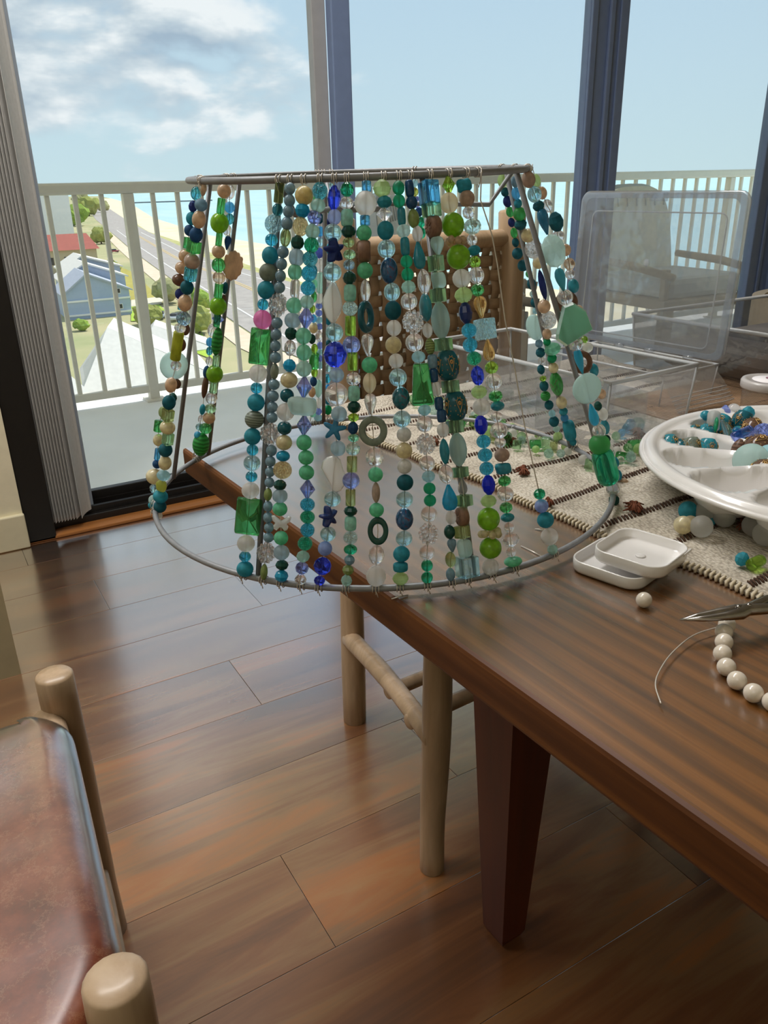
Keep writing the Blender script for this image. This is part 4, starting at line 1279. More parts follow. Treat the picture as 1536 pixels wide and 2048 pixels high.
def strand(name, xt, ht, xb, hb, data, loose=False, flop=0.0):
    aT, aB = find(top, xt, ht), find(bot, xb, hb)
    A, B = top(aT), bot(aB)
    for q_, c_ in ((A, STP), (B, SB)):                 # the strands hang on the outside of the wire
        r_ = q_ - c_; r_.z = 0
        q_ += r_.normalized() * .0045
    rows = []
    for ln in data.strip().split(';'):
        q = ln.split()
        if len(q) < 7: continue
        rows.append((float(q[0]), float(q[1]), float(q[2]), float(q[3]), q[4], q[5], q[6], float(q[7]) if len(q) > 7 else None))
    yT, yB = proj(A)[1], proj(B)[1]
    Zd = (A - B).normalized()
    P = []
    for x, y, w, h, code, fin, c, spin in rows:
        lo_, hi = -.06, 1.06
        for _ in range(40):
            mid_ = (lo_ + hi) / 2
            if proj(A.lerp(B, mid_))[1] < y: lo_ = mid_
            else: hi = mid_
        p = A.lerp(B, lo_)
        pxx, pyy, dep = proj(p)
        p = p + CR * ((x - pxx) * dep / F_PX)
        P.append((p, dep))
    pts = [A + Vector((0, 0, .0034)), A] if not loose else []
    pts += [p for p, d in P] + [B, B - Vector((0, 0, .0034))]
    st_ = MB()
    if loose:
        lp = [A + Vector((0, 0, .003))] + loose + [p for p, d in P] + [B]
        st_.tube([p - SB for p in lp], .00055, 6)
    else:
        st_.tube([p - SB for p in pts], .00038, 5)
    for R0, c0, tx, ty, a0, rr_ in ((RTP, STP, .011, .023, aT, .0036), (RB, SB, .016, .015, aB, .0036)):
        for da in (-.010, .010):                        # the wire wrapped over the ring
            q = rp(c0, R0, a0 + da, tx, ty)
            rad = (q - c0); rad.z = 0; rad.normalize()
            st_.tube([q - SB + rad * (rr_ * math.cos(t)) + Vector((0, 0, rr_ * math.sin(t))) for t in [2 * PI * k / 10 for k in range(10)]], .00042, 5, closed=True)
        q = rp(c0, R0, a0, tx, ty)
        sgn = -1 if c0 is STP else 1
        rad = (q - c0); rad.z = 0; rad.normalize()
        st_.tube([q - SB + rad * .0034, q - SB + rad * .0036 + Vector((0, 0, sgn * .006)), q - SB + rad * .001 + Vector((.0006, 0, sgn * .011))], .0004, 5)
        if sgn == 1 and hb == 'F':
            tn = Vector((-rad.y, rad.x, 0))
            st_.tube([q - SB + rad * .0036, q - SB + rad * .0045 + tn * .001 - Vector((0, 0, .003)), q - SB + rad * .005 + tn * .002 - Vector((0, 0, .0055))], .00042, 5)
    so = st_.build('bead_strand', M_thin, shade_o)
    for (p, dep), (x, y, w, h, code, fin, c, spin) in zip(P, rows):
        out_ = p - (SB + (STP - SB) * ((p.z - SB.z) / .306)); out_.z = 0; out_.normalize()
        Yv = (out_ - Zd * out_.dot(Zd)).normalized()
        if code in 'zsTPlpayhSn':                          # flat beads turn their face more or less to the side they hang on
            vd = (CAM - p); vd -= Zd * vd.dot(Zd); vd.normalize()
            Yv = (Yv * (.35 if Yv.dot(vd) > 0 else -.35) + vd).normalized()
        Xv = Yv.cross(Zd).normalized()
        # keep X pointing right in the view
        if Xv.dot(CR) < 0: Xv, Yv = -Xv, -Yv
        fs_ = max(.5, (CAM - p).normalized().cross(Zd).length)
        make_bead(code, fin, c, p - SB, w * dep / F_PX, h * dep / F_PX / fs_, Xv, Yv, Zd, so, spin)
    return so
# pixel x, y, width, height, shape, finish, colour of every bead, strand by strand
strand('a', 405, 'F', 306, 'F', """407 379 12 26 v p bg;402 410 26 24 r m sl;398 439 28 36 v p bg;392 470 27 32 v m db;388 494 26 22 c g gn;384 523 32 30 r p tp;381 548 26 24 t g tl;374 575 27 28 r m dt;
370 606 29 34 v p bg;367 637 31 28 x g sl;360 656 24 18 x x cl;354 692 21 55 t m ly;352 731 22 20 x x cl;342 770 24 30 r p bg;338 805 27 28 r m dt;336 830 23 22 c g ol;335 855 31 25 r p cr;336 877 22 22 c g gg;
331 900 28 26 r m dt;330 926 26 27 r p cr;327 951 27 18 r f aq;323 972 22 22 n f ly;321 993 30 22 r m tl;320 1013 26 22 r m dt;315 1031 20 16 r f wh""")
strand('b', 400, 'B', 304, 'B', """392 387 22 26 r g tl;386 413 18 22 F m nv;384 437 24 26 r m tl;379 461 22 22 r m db;375 486 16 22 t g gn;370 512 26 26 r p bg;363 536 26 24 r p bg;358 560 28 24 v p br;360 588 20 22 r m nv;364 610 16 20 t g tl;
368 632 20 20 r p bg;371 659 18 24 v p br;362 690 20 26 r m br;348 731 57 57 z f ag;354 768 16 20 r m br;345 796 18 20 F m dg;325 824 16 22 r f ol;317 852 18 22 t g gn;317 880 22 24 r p cr;315 908 12 22 t g bl;314 928 18 18 r m db;309 953 34 30 r p cr;310 977 22 20 x g aq;306 1000 18 20 r f ag;304 1018 16 14 r m tl""")
strand('c', 452, 'B', 395, 'B', """448 382 28 28 r p bg;442 412 16 29 t g gn;439 446 37 39 r o lm;438 479 13 27 t g gn;437 503 27 26 r p bg;437 530 28 28 r g gn;438 555 26 24 r g bg;437 581 17 27 t g gn;436 612 35 35 r o lm;434 641 14 24 t g gn;434 683 22 57 v s gn;
432 722 14 20 t g gg;429 748 34 34 r o lm;427 774 16 22 t g gg;423 797 24 22 r g cl;421 817 23 18 x x gg;418 836 25 22 r p bg;411 857 25 20 r g gn;402 889 34 46 v s gn""")
strand('d', 466, 'B', 392, 'B', """459 385 22 26 r g cl;459 415 21 22 r f bl;459 438 18 22 r g tl;454 460 18 22 v g cl;455 486 17 27 D m db;466 530 40 60 S p bg;450 576 12 24 v m dt;446 596 14 14 r p br;436 638 25 20 B g pw;423 660 16 26 v g cl;419 684 14 18 r f bl;
419 702 14 18 x g tl;418 722 14 18 r g cl;413 744 14 26 v m db;410 773 13 48 v o br;405 819 12 22 v m tl;402 838 12 16 r g cl;399 854 16 14 x x aq;395 870 14 14 r f bl""")
strand('e', 558, 'F', 488, 'F', """558 386 19 37 t g ol;555 420 22 24 r g tl;547 448 36 36 r k aq;543 480 26 24 r g tq;540 511 33 35 r m tl;536 545 36 36 r m gs;532 580 35 36 r m tl;526 609 23 23 r g tq;525 639 37 38 r f pk;519 693 40 72 s g gn;516 747 37 36 r f wh;
513 776 24 23 r g tq;512 805 35 35 r m tl;509 839 39 36 r s gs;505 873 34 34 r m tl;505 900 24 23 r g tq;504 926 34 32 r g aq;503 953 24 22 r g tq;501 981 36 33 r f wh;497 1033 52 74 s g gn;492 1087 36 33 r f wh;490 1113 24 21 r g tq;490 1138 34 31 r m tl""")
strand('f', 581, 'F', 527, 'F', """580 377 22 23 r p sl;579 401 23 24 r p sl;577 423 23 24 r p sl;574 447 24 26 r p sl;571 475 22 38 v x ol;566 504 24 24 r p sl;563 528 23 24 r p sl;561 552 22 24 r p sl;559 575 23 23 r p sl;556 609 40 48 k g cl;554 646 23 23 r p sl;552 669 23 23 r p sl;
551 692 22 23 r p sl;551 715 23 23 r p sl;549 743 17 34 v p gs;548 769 23 22 r p sl;546 792 24 23 r p sl;545 814 22 22 r p sl;544 835 23 22 r p sl;540 868 42 46 k g cl;543 901 22 23 r p sl;541 923 21 22 r p sl;540 944 20 21 r p sl;539 965 20 21 r p sl;536 989 17 27 v p ol;
536 1013 19 22 r p sl;536 1035 20 22 r p sl;538 1055 20 20 r p sl;537 1075 21 20 r p sl;532 1106 40 44 k g cl;528 1144 15 33 v o ol""")
strand('g', 608, 'F', 562, 'F', """608 391 37 37 r p gd;605 421 31 27 F m tq;601 453 32 38 r k gd;595 485 28 27 F o dg;593 515 32 34 m f fb;590 544 29 32 r f mt;590 577 19 36 b g cl;588 611 32 32 r f mt;585 641 33 30 m f fb;582 667 26 25 F o dg;580 696 24 33 x x cl;579 731 27 25 F o tq;
578 760 35 32 r p cr;574 791 28 28 K o dt;571 824 36 36 r f wh;569 856 29 28 K o dt;568 885 33 31 r p cr;566 912 28 22 r o tq;565 940 38 36 r k gd;560 970 27 21 F o dg;560 992 31 27 m f fb;560 1018 30 28 r m mt;562 1046 40 31 y f wh;562 1076 29 28 r m mt;563 1105 32 30 r f fb;564 1130 27 20 F o dg;563 1152 28 24 F o tq""")
strand('h', 641, 'F', 603, 'F', """640 382 31 34 r k tl;636 411 30 27 r f pm;629 435 29 28 x x pw;625 463 31 28 F f pm;623 490 30 31 r k em;620 518 31 30 r k tl;618 547 31 31 r k tq;616 576 30 29 r k tq;614 604 28 27 r f pm;612 636 34 41 B x pw;607 672 32 33 r f mt;608 705 31 33 r f mt;
608 738 31 32 r f pm;608 774 34 41 B x pw;605 812 60 43 n f ag;608 850 33 39 B x pw;608 885 31 32 r m mt;612 915 31 30 r m mt;613 945 31 30 r m mt;615 978 33 36 B x pw;615 1009 30 27 r k tq;615 1034 30 26 r k em;615 1060 29 28 r k tq;610 1087 30 28 r k em;606 1113 28 22 F f pm;604 1136 27 26 x x pw;601 1159 24 22 x x cl""")
strand('i', 669, 'F', 638, 'F', """668 396 27 46 F g cb;669 434 28 30 r f lv;666 466 36 36 r g aq;668 501 50 52 A m nv;665 545 37 35 r g aq;665 604 40 86 l f wh;669 665 36 36 r g aq;670 709 49 50 F g cb;673 750 31 30 r f fb;673 789 47 47 r g cl;678 828 33 32 r f fb;669 858 50 52 a o sb 8;676 897 31 30 m f fb;
667 949 50 74 p f wh;665 998 34 31 r g aq;657 1033 44 46 A o nv;656 1068 32 30 r g aq;650 1097 29 29 r m lv;645 1132 36 37 x g cb;639 1161 23 19 x g cb""")
strand('j', 694, 'F', 693, 'F', """694 379 28 27 F g em;693 406 29 25 x x cl;694 436 25 33 b m pm;697 463 30 25 F o dg;697 485 24 20 r g ol;699 509 26 20 x x gg;698 530 24 22 x g sl;699 556 28 26 F o dg;700 586 25 33 b m pm;700 617 31 29 r k ag;701 652 22 38 t g lm;703 690 36 36 r g pw;705 723 20 36 t g lm;
707 758 30 28 x x cl;708 787 24 31 b m pm;708 814 28 24 F o dg;707 835 23 18 x x lm;706 856 22 25 F m db;707 876 23 17 x x mt;706 898 30 27 x x ag;704 928 21 32 t g ol;702 961 35 34 r g pw;701 995 20 33 t g ol;701 1022 28 21 F o dg;701 1047 24 29 b m pm;701 1075 29 27 r k ag;701 1099 28 21 x g em;699 1120 22 20 F o sl;696 1140 24 20 F o ol;693 1161 23 22 F f pm""")
strand('k', 732, 'F', 752, 'F', """733 373 19 19 t g bl;731 407 45 48 r f wh;730 441 20 18 t g bl;728 466 31 31 r m mt;728 503 26 44 W w br;730 541 32 32 r m mt;731 582 20 46 v x cl;732 634 24 64 R o dt;735 690 25 44 D x cl;739 730 32 32 r m mt;739 766 27 42 v f cr;741 809 25 44 D x cl;746 862 58 61 h o gs;749 914 38 42 x x cl;
751 949 30 30 r m mt;752 985 17 42 v p tp;753 1020 30 29 r m mt;756 1062 42 57 h o dg;753 1110 33 40 x x cl;752 1152 40 42 r f wh""")
strand('l', 767, 'F', 800, 'F', """764 377 37 32 F f pg;769 404 31 23 F m tl;769 428 34 27 B x cl;771 461 34 37 r m tl;773 498 36 36 r g aq;778 541 36 52 v a db;784 584 33 36 r g aq;786 621 34 38 r m dt;788 656 30 32 r f wh;787 690 33 34 r o cr;792 722 30 30 r f wh;796 755 36 36 r g aq;802 796 36 47 v a dt;804 838 36 34 r g aq;
808 869 30 30 r o wh;808 901 34 33 r o cr;809 933 30 30 r o wh;810 965 34 33 r m dt;809 999 35 33 r g aq;809 1038 36 46 v a db;808 1077 34 31 r g aq;803 1108 34 32 r m tl;801 1134 30 19 b m tl;801 1157 33 25 F f pg""")
strand('m', 797, 'F', 854, 'F', """797 376 25 27 r f em;798 402 25 26 r f em;803 433 17 34 b o tl;807 462 29 26 F f ag;810 493 19 36 b o tl;813 523 25 25 r f em;815 549 25 26 r f em;817 574 30 24 F f pm;818 603 34 33 r g cl;826 644 45 50 k g cl;829 685 37 36 r g cl;837 714 28 24 r f aq;844 769 46 84 T g gn;
849 820 28 22 F f aq;849 848 33 33 r g cl;852 888 42 45 k g cl;854 927 32 32 r g cl;857 953 28 23 F f aq;859 977 25 24 r f em;860 1001 25 24 r f em;858 1028 33 32 r g cl;857 1068 42 46 k g cl;854 1105 32 30 r g cl;854 1131 24 24 r g em;854 1155 24 23 r g em""")
strand('n', 820, 'F', 902, 'F', """819 377 18 32 b o db;823 405 24 26 r o db;827 437 24 38 v p ol;835 468 22 32 v f wh;838 510 26 54 d o tl;848 564 27 50 v g cl;851 615 20 56 e o tl;855 661 21 30 v f wh;860 693 20 34 v s ol;865 723 20 28 b o sl;867 751 18 28 b o db;873 778 16 28 b f wh;878 807 18 27 b o db;883 832 19 26 b o db;886 860 25 30 v f wh;
889 903 20 52 v o tl;892 948 30 40 v g cl;899 995 33 52 d o tq;902 1035 22 29 v f wh;899 1064 23 29 v o dg;904 1091 20 27 D o sl;901 1119 22 32 v x ol;901 1149 19 27 v o sl""")
strand('o', 859, 'F', 934, 'F', """858 386 40 44 c g bl 8;863 420 36 26 c g gg;867 453 23 43 W w br;875 492 30 38 D f ag;872 527 30 30 c g gg;877 561 31 36 n f ag;876 591 30 26 c g gg;881 641 38 74 v f ag;887 689 34 24 c g gg;895 731 46 59 q o dt;901 773 33 24 c g gg;911 812 45 57 q o dt;910 853 33 25 c g gg;916 899 36 68 v f ag;
921 944 30 20 c g gg;925 972 21 33 d x cl;929 1001 31 22 c g gg;924 1033 20 39 W w br;924 1064 29 24 c g ol;929 1096 32 40 n f ag;934 1133 46 40 c g aq 12""")
strand('p', 897, 'F', 983, 'F', """897 370 28 33 B g lm;898 406 37 40 r f cr;906 450 46 48 r o lm;912 482 44 22 w o bg;917 514 48 48 r o lm;923 557 37 37 r f wh;927 590 37 30 F f pg;931 626 28 42 F o nv;938 661 31 29 r k tq;940 690 30 29 r k tq;948 717 30 28 r k em;955 751 27 40 x g cb;958 784 33 26 F f pg;963 814 36 35 r f wh;962 850 28 38 F o cb;
967 883 29 27 r k tq;970 910 30 27 r k tq;973 937 29 27 r k tq;977 970 28 39 F o cb;977 1002 33 25 F f pg;977 1038 46 46 r o lm;980 1067 48 22 w o cr;981 1096 45 43 r o lm;981 1134 34 34 r f wh""")
strand('q', 931, 'F', 1028, 'F', """928 371 32 27 n m tl;934 397 31 32 r m tp;937 425 25 25 x x cl;945 453 36 32 x x ag;944 480 22 23 x x cl;948 501 26 20 r m tl;950 524 24 24 x g lm;953 551 31 34 r g cl;955 580 28 25 x g gn;961 614 30 42 D x yo;970 658 40 40 c k aq 6;977 700 28 42 d x yo;983 735 28 26 x g lm;987 763 35 34 r g cl;991 792 29 24 x g gn;995 812 28 20 r o tl;
993 834 25 21 r g cl;998 861 38 32 F x cl;1000 885 24 21 r g cl;1004 910 31 28 r m tp;1006 937 34 26 n o tl;1009 962 27 22 x g gn;1011 988 33 30 r g cl;1012 1015 27 22 x g gn;1015 1035 28 18 r o tl;1018 1055 22 20 r g cl;1021 1079 36 28 F x cl;1022 1104 21 20 r g cl;1026 1123 37 20 r o mt""")
def lw(x, y, t):
    A_, B_ = top(find(top, 955, 'F')), bot(find(bot, 1107, 'F'))
    p = A_.lerp(B_, t); a_, b_, d_ = proj(p)
    return p + CR * ((x - a_) * d_ / F_PX) + CU * ((b_ - y) * d_ / F_PX)
so = strand('r', 955, 'F', 1107, 'F', """1079 988 24 22 x g em;1083 1012 28 27 r m lv;1091 1040 34 32 r m tl;1099 1073 35 34 r f wh;1105 1099 22 20 F f pm""",
       loose=[lw(x, y, t) for x, y, t in ((961, 400, .06), (984, 470, .15), (995, 530, .22), (1010, 640, .36), (1030, 740, .50), (1049, 850, .64), (1066, 930, .75))])
so['label'] = 'bare curved wire with five beads at its foot'
# right side, from the outside in
strand('s', 1054, 'F', 1236, 'F', """1057 359 27 33 r m tp;1069 389 28 32 r g aq;1077 412 24 20 F m dt;1088 443 35 52 D o sb;1107 502 48 66 x f ag;1122 560 33 46 D f tl;1130 595 32 31 r g cl;1143 647 78 78 P f sg;1152 689 30 26 x g cl;1159 723 28 50 D f tq;1174 777 61 60 z f ag;1186 829 32 43 d f tq;1198 862 27 28 r g cl;1199 889 43 40 r f gn;
1211 934 46 70 b g em;1226 977 28 24 r g cl;1228 1000 22 22 F m dg""")
strand('t', 1056, 'B', 1240, 'B', """1072 361 18 26 r f pg;1084 386 20 25 r p bg;1095 412 20 26 r g cl;1112 444 30 38 F m dt;1116 473 26 24 r g cl;1131 500 22 24 r p bg;1139 528 22 24 r g bg;1140 548 20 22 x x cl;1147 572 22 28 r o tl;1133 604 46 44 h o br;1157 620 18 20 r p bg;1165 650 20 24 r m dt;1169 679 14 14 x g lm;1175 695 22 20 r f wh;1163 724 44 48 h o br;
1188 740 18 26 r o tl;1198 764 18 24 r g cl;1203 788 18 20 r p bg;1196 812 16 18 F m dg;1206 828 20 26 r f wh;1210 854 18 30 v o tl;1213 878 16 16 r m dg;1219 896 16 18 r f wh;1230 925 16 22 r m tl;1236 950 16 22 r m tl;1248 966 18 18 r m bg;1242 980 14 16 r f pg""")
strand('u', 1030, 'B', 1150, 'B', """1030 364 16 22 r m sl;1032 387 18 24 r f bl;1036 407 16 18 r m tl;1039 428 26 26 r f gn;1041 449 26 20 F m dt;1056 471 28 26 r p cr;1067 498 36 36 r k cl;1077 526 24 22 r p cr;1085 570 14 60 v m nv;1088 613 26 26 r p bg;1096 640 34 34 r k cl;1094 668 18 22 r p bg;1094 684 16 14 F m em;1105 698 34 22 F f mt;1104 717 20 16 F m em;
1107 736 20 20 r p cr;1113 768 26 48 v a gn;1123 805 22 24 r p cr;1127 823 18 14 F m tl;1129 836 16 14 r f bl;1139 861 24 38 b m tl;1146 884 14 14 r m tl""")
strand('v', 1004, 'B', 1118, 'B', """1005 362 20 26 r f pg;1010 384 16 18 r m dt;1015 403 18 22 r m nv;1020 424 16 20 r f gn;1023 445 14 18 r m nv;1028 466 14 20 r f gn;1031 485 14 18 r m dt;1035 507 22 22 r m dt;1046 531 22 22 r m dt;1057 548 12 14 x g gn;1063 568 18 22 r m dt;1066 588 14 14 x x ag;1070 605 18 20 r m dt;1071 622 12 12 r f aq;1070 655 36 52 z f ag;1078 687 16 16 F m sl;
1081 705 20 18 F m dt;1083 721 14 14 r g cl;1082 739 16 18 F m dt;1086 757 14 10 x g lm;1088 772 18 20 r m dt;1091 792 20 18 r s gn;1098 810 18 18 r m dt;1104 827 14 14 r f aq;1108 843 20 20 r m dt;1113 858 14 12 r f ag;1116 874 20 20 F f pg""")
# three strands seen through the front ones at the back of the ring
strand('w', 646, 'B', 634, 'B', """644 372 16 20 x x aq;642 394 14 18 x g em;642 415 14 18 r f bl;640 437 14 20 r m dt;640 463 16 20 r f bl;641 484 14 18 r g aq;638 506 18 20 r m pw;640 530 16 22 t f wh;640 566 14 40 b f pm;638 596 14 20 b f wh;638 612 14 11 r f pw;638 626 14 12 r f pw;638 640 16 12 r f aq;639 653 14 12 r f pw;638 672 16 20 x x cl;640 691 13 14 r f pw;640 704 13 12 r f aq;640 717 13 12 r f pw;640 731 13 14 r f aq;
639 749 16 20 r f wh;637 777 16 36 v f pm;637 806 14 22 v f wh;637 823 14 12 r f pw;636 835 17 14 r f aq""")
strand('x', 634, 'B', 622, 'B', """634 376 14 18 r m tl;633 398 14 18 r f gn;632 420 14 20 r g tl;631 442 14 18 r m pw;630 466 14 20 r f bl;630 490 14 20 r m tl;629 515 14 22 r f aq;628 542 14 22 r m tl;628 568 14 20 r f mt;628 594 13 22 v g gn;625 618 12 16 r g lm;627 637 13 16 r f bl;627 656 18 20 r p cr;624 678 16 18 F m dg;629 697 14 18 r g lm;628 721 20 30 t g gn;629 745 14 18 r g lm;627 763 15 18 F m db;624 784 15 20 r p bg;626 806 14 18 r m tl;625 826 14 16 r f mt""")
strand('y', 662, 'B', 656, 'B', """662 374 14 18 x x aq;661 396 14 20 r m tl;661 420 13 20 r g em;660 444 13 20 r m nv;660 470 14 22 r f bl;659 498 14 22 r m tl;659 526 14 22 r g aq;658 555 13 22 r f wh;658 584 13 22 r m dt;658 612 13 20 r f pm;657 640 13 20 r m tl;657 665 14 18 r f aq;657 690 14 20 F m dt;656 713 14 18 r m tl;656 735 13 18 r g aq;655 757 14 18 r g tq;656 778 13 18 r m bl;656 800 14 18 r m tl;656 820 16 18 r m em;656 836 16 12 x x cl""")
strand('z', 830, 'B', 842, 'B', """828 366 16 16 r f aq;829 384 16 18 x g ly;833 404 20 22 x x pw;838 424 16 18 r m db;843 444 18 20 x g em;843 466 18 22 x g em""")
# ================================================================== ON THE TABLE
def tray_box(name, label, x0, x1, y0, y1, z0, z1, mat, rz=0.0, t=.0022, rim=.003, taper=.96, cat='box', dividers=(), pivot=None, floor_t=.002, rimmat=None):
    """open clear box: four thin walls, floor, thick bright rim, corner ribs"""
    cx, cy = (x0 + x1) / 2, (y0 + y1) / 2
    o = thing(name, label, cat, (cx, cy, z0), rz)
    w, d, h = (x1 - x0) / 2, (y1 - y0) / 2, z1 - z0
    mb = MB()
    b = [(-w * taper, -d * taper, 0), (w * taper, -d * taper, 0), (w * taper, d * taper, 0), (-w * taper, d * taper, 0)]
    tp = [(-w, -d, h), (w, -d, h), (w, d, h), (-w, d, h)]
    mb.add(b + tp, [(0, 1, 5, 4), (1, 2, 6, 5), (2, 3, 7, 6), (3, 0, 4, 7), (3, 2, 1, 0)], smooth=False)
    me_o = mb.build('shell', mat, o)
    rm = MB()
    rm.tube([(-w, -d, h), (0, -d, h), (w, -d, h), (w, 0, h), (w, d, h), (0, d, h), (-w, d, h), (-w, 0, h)], rim, 6, closed=True)
    rm.build('rim', rimmat or M_edge, o)
    for (bx, by, bz), (tx, ty, tz) in zip(b, tp):
        MB().tube([(bx, by, bz + .001), ((bx + tx) / 2, (by + ty) / 2, h * .5), (tx, ty, tz)], rim * .55, 5).build('corner_rib', rimmat or M_edge, o)
    for ax, f in dividers:
        q = MB()
        if ax == 'x': q.box((w * f * .96 - .0008, -d * .95, .002), (w * f * .96 + .0008, d * .95, h * .72))
        else: q.box((-w * .95, d * f * .96 - .0008, .002), (w * .95, d * f * .96 + .0008, h * .72))
        q.build('divider', mat, o)
    return o
tray_box('clear_box', 'long open clear plastic box with dividers just behind the lampshade', .672, .832, .655, 1.0, .7535, .838, M_clear, math.radians(3.5), dividers=(('y', .35), ('y', -.3), ('x', 0.0)))
# low lidded box: body, upright lid, hinges, catch
bx = tray_box('hinged_box', 'low clear box whose cloudy lid stands upright behind the long box', .882, 1.004, .752, .985, .7535, .800, M_clear, math.radians(3), rim=.002)
lid_w, lid_h = .300, .232
lx, ly = .064, -.118
LM = Matrix.Translation((lx, ly, .050)) @ Matrix.Rotation(math.radians(90 + 1.5), 4, 'Z') @ Matrix.Rotation(math.radians(3), 4, 'X')
def lidpoly(w, h, r, rise):
    o = []
    for x, y in rrect(w, h, r, 5):
        if y > 0: y += rise * max(0, math.cos(PI * x / w)) ** 2
        o.append((x + w / 2, y + h / 2))
    return o
mb = MB()
dome(lidpoly(lid_w, lid_h, .014, .002), .0022, mb, LM @ FLAT, inner=.995, smooth=False)
lid = mb.build('lid', M_clear2, bx)
def loop3(poly, y, M): return [M @ Vector((x, -y, z)) for x, z in poly]
rim_ = lidpoly(lid_w, lid_h, .014, .002)
mb = MB().tube(loop3(rim_, .004, LM), .0026, 6, closed=True)
mb.build('lid_rim', clearsheet('lid_rim_plastic', (.9, .92, .95), .15, .1, haze=.35), lid)
inn = [(x * .82 + lid_w * .095, z * .82 + lid_h * .06 + (.010 * max(0, math.cos(PI * (x - lid_w / 2) / lid_w)) ** 2 if z > lid_h * .5 else 0)) for x, z in rrect(lid_w, lid_h, .012, 4) for x, z in [(x + lid_w / 2, z + lid_h / 2)]]
MB().tube(loop3(inn, .002, LM), .0011, 5, closed=True).build('raised_ridge', M_edge, lid)
MB().lathe([(.0005, .0), (.0045, .0), (.006, .0015), (.0045, .003), (.002, .0022), (.0005, .0022)], 18, LM @ Matrix.Translation((lid_w * .52, -.001, lid_h * .56)) @ FLAT).build('gate_mark', M_edge, lid)
MB().box((lid_w * .45, -.006, lid_h - .012), (lid_w * .55, .001, lid_h + .001), LM, bev=.001).build('catch', M_clear2, lid)
for f in (.18, .42, .62, .86):
    MB().tube([LM @ Vector((lid_w * f - .008, .002, -.001)), LM @ Vector((lid_w * f + .008, .002, -.001))], .0032, 7).build('hinge', M_clear2, bx)
big = tray_box('large_clear_tray', 'large smoky clear tray at the right end of the table behind the jar', 1.062, 1.46, .66, .975, .7535, .842, M_smoke, 0, rim=.0035, dividers=(('x', -.35),))
MB().box((-.165, -.13, .003), (.17, .13, .05), bev=.02).build('grey_liner', plain('dark_grey_lining', '5c5856', .6, var=.25, scale=20), big)
# ribbed rush mat under the boxes
mat_ = thing('rush_mat', 'brown ribbed rush placemat under the clear boxes', 'placemat', (1.02, .70, .7534))
mb = MB()
for k in range(70):
    mb.box((-.17 + k * .0062, -.13, .0), (-.17 + k * .0062 + .0046, .12, .0021))
mb.build('ribs', plain('brown_rush', '9a7a5c', .8, var=.2, scale=60), mat_)
# screw jar
jar = thing('screw_jar', 'round clear jar with a milky white lid at the right edge', 'jar', (.990, .655, .757))
MB().lathe([(.0005, .0), (.031, .0), (.0335, .003), (.0345, .03), (.0345, .034)], 36).build('body', M_clear, jar)
ld = MB().lathe([(.0365, .031), (.0375, .033), (.0375, .0405), (.036, .043), (.030, .0435), (.029, .042), (.0005, .0415)], 40).build('lid', plain('milky_lid', 'cfcac8', .3, var=.02, Transmission_Weight=.2), jar)
MB().lathe([(.0005, .0420), (.0235, .0422), (.0235, .0428), (.0005, .0430)], 32).build('paper_label', plain('white_label', 'f2eef0', .6, var=.01), ld)
MB().lathe([(.0005, .0430), (.0075, .0431), (.0075, .0434), (.0005, .0434)], 20, Matrix.Translation((.006, .003, 0))).build('plum_dot', plain('plum_print', '8a5a6a', .6), ld)
tray_box('shallow_clear_case', 'shallow clear case lying in front of the jar', .962, 1.075, .572, .622, .7555, .773, M_clear, math.radians(-8), rim=.0022)
# zip bag leaning on the low box
bag = thing('zip_bag', 'small empty clear zip bag leaning against the low box', 'bag', (.935, .728, .7545))
mb = MB(); vs = []; nB = 10
for j in range(nB + 1):
    for i in range(nB + 1):
        s, t = i / nB, j / nB
        x = -.058 + .108 * s - .010 * t
        y = -.020 * (1 - t) + .016 * t + .006 * mnoise.noise(Vector((s * 3, t * 3, 5))) - .020 * s * (1 - t) * .3
        z = .002 + .058 * t + .006 * s * (1 - t)
        vs.append((x, y, z))
fs = [(j * (nB + 1) + i, j * (nB + 1) + i + 1, (j + 1) * (nB + 1) + i + 1, (j + 1) * (nB + 1) + i) for j in range(nB) for i in range(nB)]
mb.add(vs, fs).build('film', M_bagpl, bag)
mb = MB()
for r in range(5):
    row = [Vector(vs[min(r, 4) * 0 + i]).lerp(Vector(vs[(nB + 1) * 4 + i]), .1 + r * .2) + Vector((0, -.0008, 0)) for i in range(nB + 1)]
    mb.tube(row, .0006, 4)
mb.build('zip_ribs', M_edge, bag)

# segmented white tray
TRC = Vector((.772, .412)); TRR = .197
tr = thing('segmented_tray', 'white round plastic sorting tray with petal shaped wells on the runner', 'tray', (TRC.x, TRC.y, .754))
def tray_h(r, a):
    H = .046
    if r > .186: return H - max(0, (r - .192)) * 1.4
    z = H - .0045 * min(1, (.186 - r) / .006)
    N = 14
    k = round((a - math.radians(143)) / (2 * PI / N)); ac = math.radians(143) + k * 2 * PI / N
    da = (a - ac + PI) % (2 * PI) - PI
    lx_ = r * math.cos(da) - .128; ly_ = r * math.sin(da)
    hw = .0265 * (1 - .32 * max(-1, min(1, -lx_ / .05)) * .9)
    q = (abs(lx_) / .050) ** 2.6 + (abs(ly_) / max(.006, hw)) ** 2.6
    if q < 1: z -= .034 * (1 - q ** 1.7) ** .55
    qc = (r / .070) ** 3
    if qc < 1: z -= .034 * (1 - qc) ** .5
    return z
mb = MB(); nr, na = 84, 252; vs = []; fs = []
for i in range(nr + 1):
    r = .0008 + (TRR - .0008) * i / nr
    for j in range(na):
        a = 2 * PI * j / na
        vs.append((r * math.cos(a), r * math.sin(a), tray_h(r, a)))
for i in range(nr):
    for j in range(na):
        k = (j + 1) % na
        fs.append((i * na + j, (i + 1) * na + j, (i + 1) * na + k, i * na + k))
to = mb.add(vs, fs).build('moulded_body', M_whitepl, tr)
